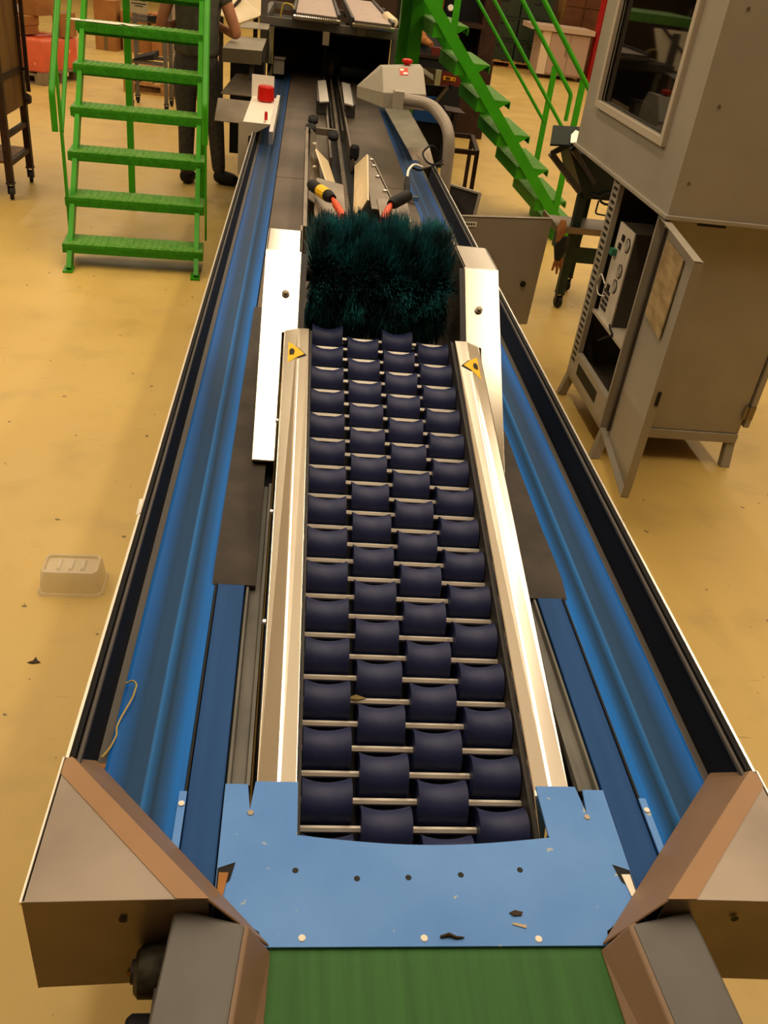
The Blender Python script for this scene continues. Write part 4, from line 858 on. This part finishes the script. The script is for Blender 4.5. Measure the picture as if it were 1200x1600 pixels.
part(t, 'housing', MB().lathe([(0, .03), (.02, .045), (.4, .045), (.42, .03)], (.80, 9.15, 1.39), (-.1, 1, .05), 14), CREAM, smooth=40)
part(t, 'mount', MB().box(.77, .83, 9.2, 9.3, 1.335, 1.36), DARKMETAL)
t = thing('void_panels', 'black panels put in for the dark void under the white belts at the far end of the grey deck', 'hood', (.22, 10.3, .3))  # black panels stand in for the dark void under the belts
part(t, 'back', MB().box(-.34, .78, 10.3, 10.36, .3, 1.26), BLACK)
part(t, 'cheek', MB().box(-.345, -.325, 9.1, 10.3, .86, 1.26), BLACK); part(t, 'cheek', MB().box(.765, .785, 9.1, 10.3, .86, 1.26), BLACK)
part(t, 'roof', MB().box(-.345, .785, 9.1, 10.36, 1.24, 1.262), BLACK)
part(t, 'lip_bracket', MB().slab([(-.30, 9.08, 1.0), (-.18, 9.08, 1.0), (-.18, 9.3, .99), (-.30, 9.3, .99)], .01).box(-.29, -.19, 9.10, 9.25, .86, .99), CABINET)
part(t, 'drum', MB().lathe([(-.22, .05), (.2, .05)], (.55, 9.3, .93), (1, .25, 0), 14), BLACK)

# ------------------------------------------------------------------ machines and frames right of the far deck
t = thing('blue_grader', 'blue machine with shiny steel trough and yellow label behind the control box', 'machine', (1.22, 9.0, 0))
part(t, 'trough', MB().slab([(1.00, 8.8, 1.09), (1.26, 8.8, 1.085), (1.44, 8.86, 1.07), (1.44, 8.86, .975), (1.26, 8.8, .955), (1.00, 8.8, .955)], .012, (0, -1, 0)), mat('trough_steel', '#8f8272', .2, 1))
part(t, 'trough_glint', MB().box(1.20, 1.255, 8.782, 8.80, .957, 1.085), STEEL_BRIGHT)  # bright strip laid on as the highlight of the trough
part(t, 'trough_end', MB().box(.985, 1.01, 8.785, 8.82, .955, 1.10), STEEL_BRIGHT)
part(t, 'red_side', MB().slab([(1.26, 8.785, 1.08), (1.45, 8.85, 1.065), (1.46, 8.85, .96), (1.26, 8.785, .957)], .006, (0, -1, 0)), mat('dark_red_paint', '#5e1f1a', .4))
lb = part(t, 'yellow_label', MB().slab([(1.275, 8.778, 1.045), (1.40, 8.822, 1.035), (1.40, 8.822, 1.003), (1.275, 8.778, 1.010)], .003, (0, -1, 0)), mat('orange_yellow_label', '#cf8a10', .45))
part(lb, 'print', MB().slab([(1.30, 8.782, 1.035), (1.345, 8.797, 1.032), (1.345, 8.797, 1.014), (1.30, 8.782, 1.017)], .002, (0, -1, 0)).lathe([(0, .007), (.003, .007)], (1.382, 8.812, 1.02), (0, -1, 0), 10), INK)
part(t, 'hopper', MB().hexa([(1.06, 8.9, .80), (1.22, 8.9, .80), (1.22, 9.3, .80), (1.06, 9.3, .80)], [(1.02, 8.82, .95), (1.36, 8.82, .95), (1.36, 9.4, .95), (1.02, 9.4, .95)]), BLACK)
part(t, 'blue_body', MB().hexa([(1.05, 8.86, .62), (1.33, 8.86, .62), (1.33, 9.3, .62), (1.05, 9.3, .62)], [(1.04, 8.86, .85), (1.26, 8.86, .85), (1.26, 9.3, .85), (1.04, 9.3, .85)]), mat('blue_paint', '#1d4a92', .4), bevel=.01)
part(t, 'strut', MB().bar((1.36, 8.83, .98), (1.24, 8.85, .80), .03), STEEL_DULL)
part(t, 'knob', MB().lathe([(0, .02), (.03, .02)], (1.36, 8.82, .955), (.5, -1, 0), 10), BLACK)
part(t, 'base', MB().box(1.02, 1.36, 8.9, 9.3, 0, .62), BLACK)
part(t, 'side_shelf', MB().slab([(1.34, 8.75, .76), (1.53, 8.75, .75), (1.50, 9.0, .76), (1.34, 9.0, .77)], .012), RUST)
part(t, 'shelf_post', MB().tube([(1.43, 8.86, .75), (1.43, 8.86, 0)], .02, 10), RUST)
t = thing('dark_hopper', 'black hopper machine with tan rags behind the steel trough', 'machine', (1.3, 10.5, 0))
part(t, 'body', MB().box(.98, 1.66, 10.0, 11.0, .0, 1.06), BLACK)
part(t, 'top_rail', MB().box(.97, 1.62, 9.97, 10.0, 1.06, 1.09), RUST)
part(t, 'hood', MB().hexa([(1.02, 10.1, 1.06), (1.5, 10.1, 1.06), (1.5, 10.7, 1.06), (1.02, 10.7, 1.06)], [(1.02, 10.4, 1.30), (1.3, 10.4, 1.30), (1.3, 10.7, 1.30), (1.02, 10.7, 1.30)]), BLACK)
part(t, 'rag', MB().tube([(1.12, 10.25, 1.33), (1.18, 10.22, 1.28), (1.22, 10.2, 1.20), (1.30, 10.1, 1.17)], [.02, .045, .05, .03], 8), mat('tan_rag', '#b3763c', .8, 0, '#8a5527', 20), smooth=60)
part(t, 'red_block', MB().box(1.30, 1.42, 10.02, 10.1, 1.09, 1.16), mat('dark_red_paint', '#5e1f1a', .4))
t = thing('brown_stand', 'open brown angle iron stand on the floor right of the machine', 'stand', (1.5, 8.7, 0))
q = [(1.45, 9.1), (1.69, 9.1), (1.61, 8.30), (1.33, 8.30)]
for i in range(4):
    a, b = q[i], q[(i+1) % 4]; part(t, 'rail', MB().bar((*a, .5), (*b, .5), .04), RUST)
    part(t, 'leg', MB().bar((*a, 0), (*a, .48), .035), RUST)
t = thing('dark_press', 'dark old machine with red lever and pale knobs in the background', 'machine', (1.75, 12.0, 0))
part(t, 'body', MB().box(1.45, 2.35, 12.0, 12.8, 0, .9), RUST)
part(t, 'column', MB().box(1.45, 1.60, 12.1, 12.7, .9, 2.1), RUST); part(t, 'column', MB().box(2.15, 2.35, 12.1, 12.7, .9, 2.1), RUST)
part(t, 'back_plate', MB().box(1.60, 2.15, 12.5, 12.6, .9, 2.1), BLACK)
part(t, 'shelf', MB().box(1.60, 2.15, 12.0, 12.5, 1.25, 1.29), RUST)
for z in (1.42, 1.56): part(t, 'pale_knob', MB().lathe([(0, .04), (.06, .035)], (1.74, 12.2, z), (0, -1, .2), 12), PAPER)
part(t, 'copper_pipe', MB().tube([(1.64, 12.1, 1.9), (1.62, 12.1, 1.4)], .025, 10), mat('copper_brown', '#7a4526', .4, .5))
part(t, 'lever', MB().tube([(1.66, 11.95, .95), (1.80, 11.85, 1.12)], .018, 8), mat('dusty_red', '#96453a', .5))
part(t, 'lever_ball', MB().lathe([(-.04, .01), (-.02, .035), (.02, .035), (.04, .01)], (1.81, 11.84, 1.135), (0, 0, 1), 12), mat('dusty_red', '#96453a', .5), smooth=60)
t = thing('teal_column', 'teal painted steel column with blue foot in the background', 'column', (3.68, 20, 0))
part(t, 'shaft', MB().box(3.58, 3.60, 19.9, 20.1, .2, CEIL).box(3.76, 3.78, 19.9, 20.1, .2, CEIL).box(3.60, 3.76, 19.99, 20.01, .2, CEIL), TEAL)
part(t, 'foot', MB().box(3.56, 3.80, 19.88, 20.12, 0, .22), mat('blue_foot', '#1d2f55', .5))

# ------------------------------------------------------------------ pallets, crates and boxes
def pallet(label, loc, rz, L_=1.2, W_=.8, cat='pallet', mt=WOOD):
    t = thing('pallet', label, cat, loc, rz, None, local=True)
    for i in range(5):
        x = -L_/2+.05+(L_-.10)*i/4; part(t, 'top_board', MB().box(x-.07 if 0 < i < 4 else x-.05, x+.07 if 0 < i < 4 else x+.05, -W_/2, W_/2, .122, .144), mt)
    for y in (-W_/2+.05, 0, W_/2-.05):
        part(t, 'stringer_board', MB().box(-L_/2, L_/2, y-.05, y+.05, .10, .122), mt)
        part(t, 'bottom_board', MB().box(-L_/2, L_/2, y-.05, y+.05, 0, .022), mt)
        for x in (-L_/2+.07, 0, L_/2-.07): part(t, 'block', MB().box(x-.07, x+.07, y-.05, y+.05, .022, .10), mt)
    return t
def loc2(p, rz, x, y, z=0):
    return (p[0]+x*math.cos(rz)-y*math.sin(rz), p[1]+x*math.sin(rz)+y*math.cos(rz), z)
def carton(label, loc, rz, l, w, h, group=None, tape=True, slip=False, m=CARD):
    t = thing('cardboard_box', label, 'box', loc, rz, group, local=True)
    part(t, 'carton', MB().box(-l/2, l/2, -w/2, w/2, 0, h), m, bevel=.005)
    if tape: part(t, 'tape', MB().box(-.03, .03, -w/2-.002, w/2+.002, -.0+.002, h+.002), mat('grey_brown_tape', '#6b5a3c', .4))
    if slip: part(t, 'label', MB().box(-.10, .04, -w/2-.004, -w/2, .01, .10), PAPER)
    return t
# orange film-wrapped load at the left
pr = R(-20); pp = (-3.60, 12.95, 0)
pallet('grey wooden pallet under the orange wrapped load', pp, pr, 1.05, .85, mt=mat('grey_wood', '#8a7a60', .75, 0, '#74654d', 12, (1, .15, 1)))
t = thing('wrapped_load', 'orange crates wrapped in clear film on a pallet at the left', 'load', (pp[0], pp[1], .145), pr, None, local=True)
for i in range(3):
    for j in range(2):
        part(t, 'crate', MB().box(-.50+.335*i, -.50+.325+.335*i, -.40+.40*j, -.01+.40*j, .005, .36), ORANGE, bevel=.012)
mb = MB(); rg = []
for z, o in ((0, .0), (.06, .012), (.09, .002), (.20, .008), (.34, .010), (.375, -.02), (.372, -.1)):
    rg.append([(x*(1+o/.5), y*(1+o/.4), z+.004*math.sin(7*x+3*y)) for x, y in [(.515*(-1+2*k/8), -.415) for k in range(9)]+[(.515, -.415+.83*k/6) for k in range(1, 7)]+[(.515*(1-2*k/8), .415) for k in range(1, 9)]+[(-.515, .415-.83*k/6) for k in range(1, 6)]])
k = len(rg[0]); mb.add([v for r_ in rg for v in r_], [(i*k+j, i*k+(j+1) % k, (i+1)*k+(j+1) % k, (i+1)*k+j) for i in range(len(rg)-1) for j in range(k)])
part(t, 'film', mb, mat('clear_film', '#ff9a76', .12, 0, alpha=.30, bump=.6, bscale=14), smooth=60)
part(t, 'paper_label', MB().box(-.47, -.37, -.424, -.418, .17, .29), PAPER)
for x, y, z, l, w_, h, lab, sl in ((-.13, -.13, .525, .62, .36, .10, 'flat cardboard box, lower of two on the orange load', False), (-.12, -.12, .626, .62, .36, .105, 'flat cardboard box, upper of two on the orange load', False),
                             (-.05, .16, .733, .58, .40, .42, 'large cardboard box on top of the flat boxes on the orange load', True), (.45, .22, .525, .15, .30, .27, 'cardboard box at the right end of the orange load', False)):
    carton(lab, loc2(pp, pr, x, y, z), pr, l, w_, h, None, not sl, sl)
# second pallet, boxes and rack seen through the left stairs
p2 = (-1.75, 13.0, 0); pallet('wooden pallet on the floor seen between the treads of the left stairs', p2, R(-4), 1.1, .8)
carton('pale carton on the pallet behind the left stairs', loc2(p2, R(-4), .22, .05, .145), R(-4), .42, .45, .34, None, False, m=mat('pale_carton', '#a8977a', .7))
carton('flat brown carton on the pallet behind the left stairs', loc2(p2, R(-4), -.25, .05, .145), R(-4), .45, .5, .12, None, False)
carton('grey cabinet-sized carton stacked on the pale carton behind the left stairs', loc2(p2, R(-4), .22, .10, .49), R(-4), .40, .40, .55, None, False, m=mat('grey_carton', '#9c8b73', .6))
t = thing('tube_rack', 'dark tubular rack with a pale sign plate behind the left stairs', 'rack', (-1.83, 11.6, 0))
for x in (-2.03, -1.62):
    for y in (11.5, 11.95): part(t, 'post', MB().bar((x, y, .09), (x, y, 1.75), .045), FR)
    caster(t, x, 11.5, .08, .035); caster(t, x, 11.95, .08, .035)
for z in (.52, .95): part(t, 'rail', MB().bar((-2.0, 11.5, z), (-1.65, 11.5, z), .04), FR); part(t, 'rail', MB().bar((-2.0, 11.95, z), (-1.65, 11.95, z), .04), FR)
part(t, 'black_tray', MB().hexa([(-1.98, 11.46, .535), (-1.75, 11.46, .555), (-1.75, 11.9, .555), (-1.98, 11.9, .535)], [(-1.98, 11.46, .55), (-1.75, 11.46, .62), (-1.75, 11.9, .62), (-1.98, 11.9, .55)]), BLACK)
sg = part(t, 'sign_plate', MB().box(-2.00, -1.80, 11.46, 11.475, 1.02, 1.22), mat('sign_beige', '#9d9275', .5))
m2 = MB().box(-1.98, -1.90, 11.455, 11.46, 1.145, 1.175).box(-1.885, -1.82, 11.455, 11.46, 1.145, 1.175).box(-1.98, -1.81, 11.455, 11.46, 1.112, 1.120).box(-1.94, -1.85, 11.455, 11.46, 1.090, 1.097)
part(sg, 'print', m2, INK)
part(t, 'dark_arm', MB().bar((-1.80, 11.45, .98), (-1.62, 11.45, 1.0), .05), BLACK)
for i, (x, y, z, l, h, lab) in enumerate(((-3.25, 16.6, 0, .34, .26, 'small cardboard box on the floor far left of the stack'), (-3.28, 16.7, .27, .34, .45, 'tall cardboard box on top of the far left floor box'),
      (-2.80, 16.8, 0, .46, .30, 'wide cardboard box at the bottom of the far middle stack'), (-2.82, 16.8, .31, .44, .28, 'cardboard box on top of the far middle stack'), (-2.34, 16.7, 0, .40, .34, 'cardboard box at the right end of the far row'), (-2.36, 16.7, .35, .38, .26, 'cardboard box on top of the right end of the far row'))):
    carton(lab, (x, y, z), R(-6+4*(i % 3)), l, .4, h, 'cardboard boxes far behind the left stairs', i % 2 == 0)
# green crates on the right
p3 = (4.55, 21.6, 0); pallet('wooden pallet carrying dark green crates in the right background', p3, R(0), 1.45, 1.0)
for i in range(3):
    for j in range(2):
        t = thing('green_crate', f"dark green stacking crate, {['bottom','middle','top'][i]} of the {['left','right'][j]} pile on the far pallet", 'crate', loc2(p3, 0, -.35+.70*j, 0, .145+.42*i), 0, 'green crates on the far pallet', local=True)
        part(t, 'bin', MB().box(-.335, .335, -.45, -.43, 0, .41).box(-.335, .335, .43, .45, 0, .41).box(-.335, -.315, -.43, .43, 0, .41).box(.315, .335, -.43, .43, 0, .41).box(-.315, .315, -.43, .43, 0, .02), CRATE)
        part(t, 'rim', MB().box(-.345, .345, -.462, -.45, .37, .41), CRATE); part(t, 'handle_slot', MB().box(-.08, .08, -.455, -.45, .26, .31), INK)
        part(t, 'label', MB().box(.12, .24, -.456, -.45, .12, .17), PAPER) if (i, j) == (1, 1) else None
t = thing('workbench', 'pale cupboard workbench with thick top in the right background', 'cabinet', (5.3, 20.2, 0))
part(t, 'carcass', MB().box(4.83, 5.84, 19.95, 20.7, .08, .87), mat('pale_pink_enamel', '#b09480', .5))
for a, b in ((5.02, 5.43), (5.44, 5.84)):
    d_ = part(t, 'door', MB().box(a, b, 19.925, 19.948, .11, .85), mat('pale_pink_enamel', '#b09480', .5), bevel=.004)
    part(d_, 'handle', MB().box(b-.06 if a < 5.2 else a+.03, b-.04 if a < 5.2 else a+.05, 19.90, 19.925, .45, .60), STEEL_DULL)
part(t, 'side_stripe', MB().box(4.83, 5.01, 19.93, 19.949, .08, .87), mat('cream_enamel', '#d8c3a6', .5))
part(t, 'worktop', MB().box(4.55, 5.90, 19.85, 20.75, .88, .97), mat('pale_top', '#bca48e', .45))
for x in (4.9, 5.8): part(t, 'leg', MB().box(x-.03, x+.03, 19.98, 20.05, 0, .08), DARKMETAL)
t = thing('brown_cupboard', 'tall brown wooden cupboard behind the pale workbench', 'cupboard', (5.85, 21.3, 0))
part(t, 'carcass', MB().box(5.45, 6.35, 21.05, 21.6, 0, 2.2), WOODBROWN)
for a, b in ((5.48, 5.89), (5.91, 6.32)):
    for z in (.1, .78, 1.32): part(t, 'door_panel', MB().box(a, b, 21.02, 21.05, z, z+(.66 if z < .5 else .50)), mat('brown_panel', '#6d4224', .6, 0, '#5c371d', 6), bevel=.006)
t = thing('red_column', 'red painted steel column right of the pale workbench', 'column', (6.12, 20.0, 0))
part(t, 'flange', MB().box(5.95, 5.98, 19.88, 20.12, .1, CEIL), REDPAINT); part(t, 'flange', MB().box(6.20, 6.23, 19.88, 20.12, .1, CEIL), REDPAINT)
part(t, 'web', MB().box(5.98, 6.20, 19.985, 20.015, .1, CEIL), REDPAINT); part(t, 'base_plate', MB().box(5.92, 6.26, 19.85, 20.15, 0, .1), REDPAINT)
for i, (x, y, l, h, m, lab) in enumerate(((2.6, 22.5, 1.1, 1.9, BLACK, 'black tall machine housing in the far background'), (6.9, 23.0, .9, 2.0, RUST, 'dark brown tall locker in the far right background'))):
    t = thing('storage_locker', lab, 'locker', (x, y, 0)); part(t, 'body', MB().box(x-l/2, x+l/2, y, y+.6, .05, h), m, bevel=.01)
    for sg_ in (-1, 1): part(t, 'door', MB().box(x+sg_*l/4-l/4+.02, x+sg_*l/4+l/4-.02, y-.02, y, .1, h-.05), m, bevel=.005)
    for sg_ in (-1, 1): part(t, 'foot', MB().box(x+sg_*l*.4-.04, x+sg_*l*.4+.04, y+.05, y+.5, 0, .05), DARKMETAL)

# ------------------------------------------------------------------ the person
def skin_mesh(name, joints, edges, m, parent, root=0, sub=1):
    """joints: list of (x, y, z, radius) or (x, y, z, rx, ry)"""
    me = bpy.data.meshes.new(name); o_ = Vector(ORG[parent.name]) if parent.name in ORG else Vector((0, 0, 0))
    me.from_pydata([tuple(Vector(j[:3])-o_) for j in joints], edges, []); me.materials.append(m)
    ob = bpy.data.objects.new(name, me); COL.objects.link(ob); ob.parent = parent
    md = ob.modifiers.new('skin', 'SKIN'); md.use_smooth_shade = True
    if not me.skin_vertices: me.skin_vertices.new() if hasattr(me.skin_vertices, 'new') else None
    sv = me.skin_vertices[0].data
    for i, j in enumerate(joints):
        sv[i].radius = (j[3], j[4] if len(j) > 4 else j[3]); sv[i].use_root = (i == root)
    sb = ob.modifiers.new('subsurf', 'SUBSURF'); sb.levels = sub; sb.render_levels = sub + 1
    return ob
pp = thing('person', 'person in grey t-shirt and grey trousers standing with back turned behind the left stairs', 'person', (-.88, 8.2, 0))
J = []; E_ = []
def j(x, y, z, *r): J.append((x, y, z*1.09) + tuple(v*1.04 for v in r)); return len(J)-1
def link(*ids):
    for a, b in zip(ids, ids[1:]): E_.append((a, b))
pel = j(-.90, 8.20, .95, .135, .11); wai = j(-.895, 8.20, 1.10, .125, .10); che = j(-.885, 8.20, 1.30, .15, .11); neck0 = j(-.88, 8.20, 1.46, .075, .07)
nk = j(-.878, 8.215, 1.54, .052); hd = j(-.876, 8.24, 1.62, .075, .085); hd2 = j(-.876, 8.25, 1.70, .078, .095); hd3 = j(-.876, 8.24, 1.76, .045, .055)
link(pel, wai, che, neck0, nk, hd, hd2, hd3)
for sd, foot, knee in ((-1, (-1.0, 8.20), (-.985, 8.23)), (1, (-.715, 8.31), (-.755, 8.28))):
    hip = j(-.90+sd*.09, 8.20, .88, .092); kn = j(knee[0], knee[1], .49, .062); an = j(foot[0], foot[1], .10, .042); hl = j(foot[0]+.02, foot[1]-.0, .05, .036); toe = j(foot[0]+(.03 if sd < 0 else .13), foot[1]+(.11 if sd < 0 else -.03), .04, .033)
    link(pel, hip, kn, an, hl, toe)
    sh = j(-.885+sd*.185, 8.19, 1.42, .058); el = j(-.875+sd*.315, 8.14, 1.125, .043); fa = j(-.875+sd*.25, 8.22, 1.135, .036); wr = j(-.875+sd*.16, 8.30, 1.155, .027); pm = j(-.875+sd*.115, 8.36, 1.165, .030, .02)
    link(che, sh, el, fa, wr, pm)
    for q in range(4):
        k1 = j(-.875+sd*(.085-.004*q), 8.405-.005*abs(q-1), 1.19-.019*q, .0095); k2 = j(-.875+sd*(.060-.004*q), 8.425, 1.18-.019*q, .0085); k3 = j(-.875+sd*(.042), 8.42-.01*q, 1.168-.019*q, .0075); link(pm, k1, k2, k3)
    t1 = j(-.875+sd*.115, 8.375, 1.205, .010); t2_ = j(-.875+sd*.085, 8.395, 1.225, .009); link(wr, t1, t2_)
skin_mesh('body', J, E_, SKIN, pp, pel, 1)
def garment(name, m, js, ed, root=0): return skin_mesh(name, [(a[0], a[1], a[2]*1.09)+tuple(a[3:]) for a in js], ed, m, pp, root, 1)
garment('shirt', SHIRT, [(-.90, 8.20, .93, .205, .165), (-.90, 8.20, 1.0, .205, .165), (-.895, 8.20, 1.12, .185, .15), (-.885, 8.20, 1.30, .200, .145), (-.88, 8.20, 1.43, .11, .10), (-1.07, 8.19, 1.42, .09), (-1.145, 8.165, 1.30, .075), (-.70, 8.19, 1.42, .09), (-.625, 8.165, 1.30, .075)],
        [(0, 1), (1, 2), (2, 3), (3, 4), (3, 5), (5, 6), (3, 7), (7, 8)])
garment('trousers', DENIM, [(-.90, 8.20, 1.10, .170, .14), (-.90, 8.20, .90, .195, .16), (-1.0, 8.20, .78, .118, .12), (-.99, 8.23, .49, .082), (-1.0, 8.20, .07, .062), (-.80, 8.22, .78, .118, .12), (-.75, 8.28, .49, .082), (-.715, 8.31, .07, .062)],
        [(0, 1), (1, 2), (2, 3), (3, 4), (1, 5), (5, 6), (6, 7)])
for sd, f, tt in ((-1, (-1.0, 8.20), (.03, .13)), (1, (-.715, 8.31), (.15, -.035))):
    garment('shoe', SHOE, [(f[0], f[1], .13, .07, .07), (f[0], f[1], .055, .075, .072), (f[0]+tt[0]*.5, f[1]+tt[1]*.5, .05, .07, .062), (f[0]+tt[0]*1.25, f[1]+tt[1]*1.25, .038, .062, .045), (f[0]-tt[0]*.42, f[1]-tt[1]*.42, .05, .062, .058)], [(0, 1), (1, 2), (2, 3), (1, 4)], 1)
garment('hair', HAIR, [(-.876, 8.205, 1.66, .09, .075), (-.876, 8.215, 1.74, .094, .086), (-.876, 8.24, 1.785, .065, .065)], [(0, 1), (1, 2)])
mb = MB()
for sd in (-1, 1): mb.lathe([(-.008, .006), (0, .011), (.008, .006)], (-.876+sd*.032, 8.352, 1.82), (0, 1, 0), 10)
part(pp, 'eyes', mb, INK)
part(pp, 'nose', MB().tube([(-.876, 8.345, 1.815), (-.876, 8.37, 1.78), (-.876, 8.355, 1.767)], [.009, .016, .012], 8), SKIN, smooth=60)
part(pp, 'mouth', MB().box(-.90, -.852, 8.33, 8.345, 1.725, 1.735), mat('lips', '#96503f', .5))
for sd in (-1, 1): part(pp, 'ear', MB().lathe([(-.008, .015), (0, .028), (.008, .015)], (-.876+sd*.085, 8.245, 1.805), (1, 0, 0), 12), SKIN, smooth=60)
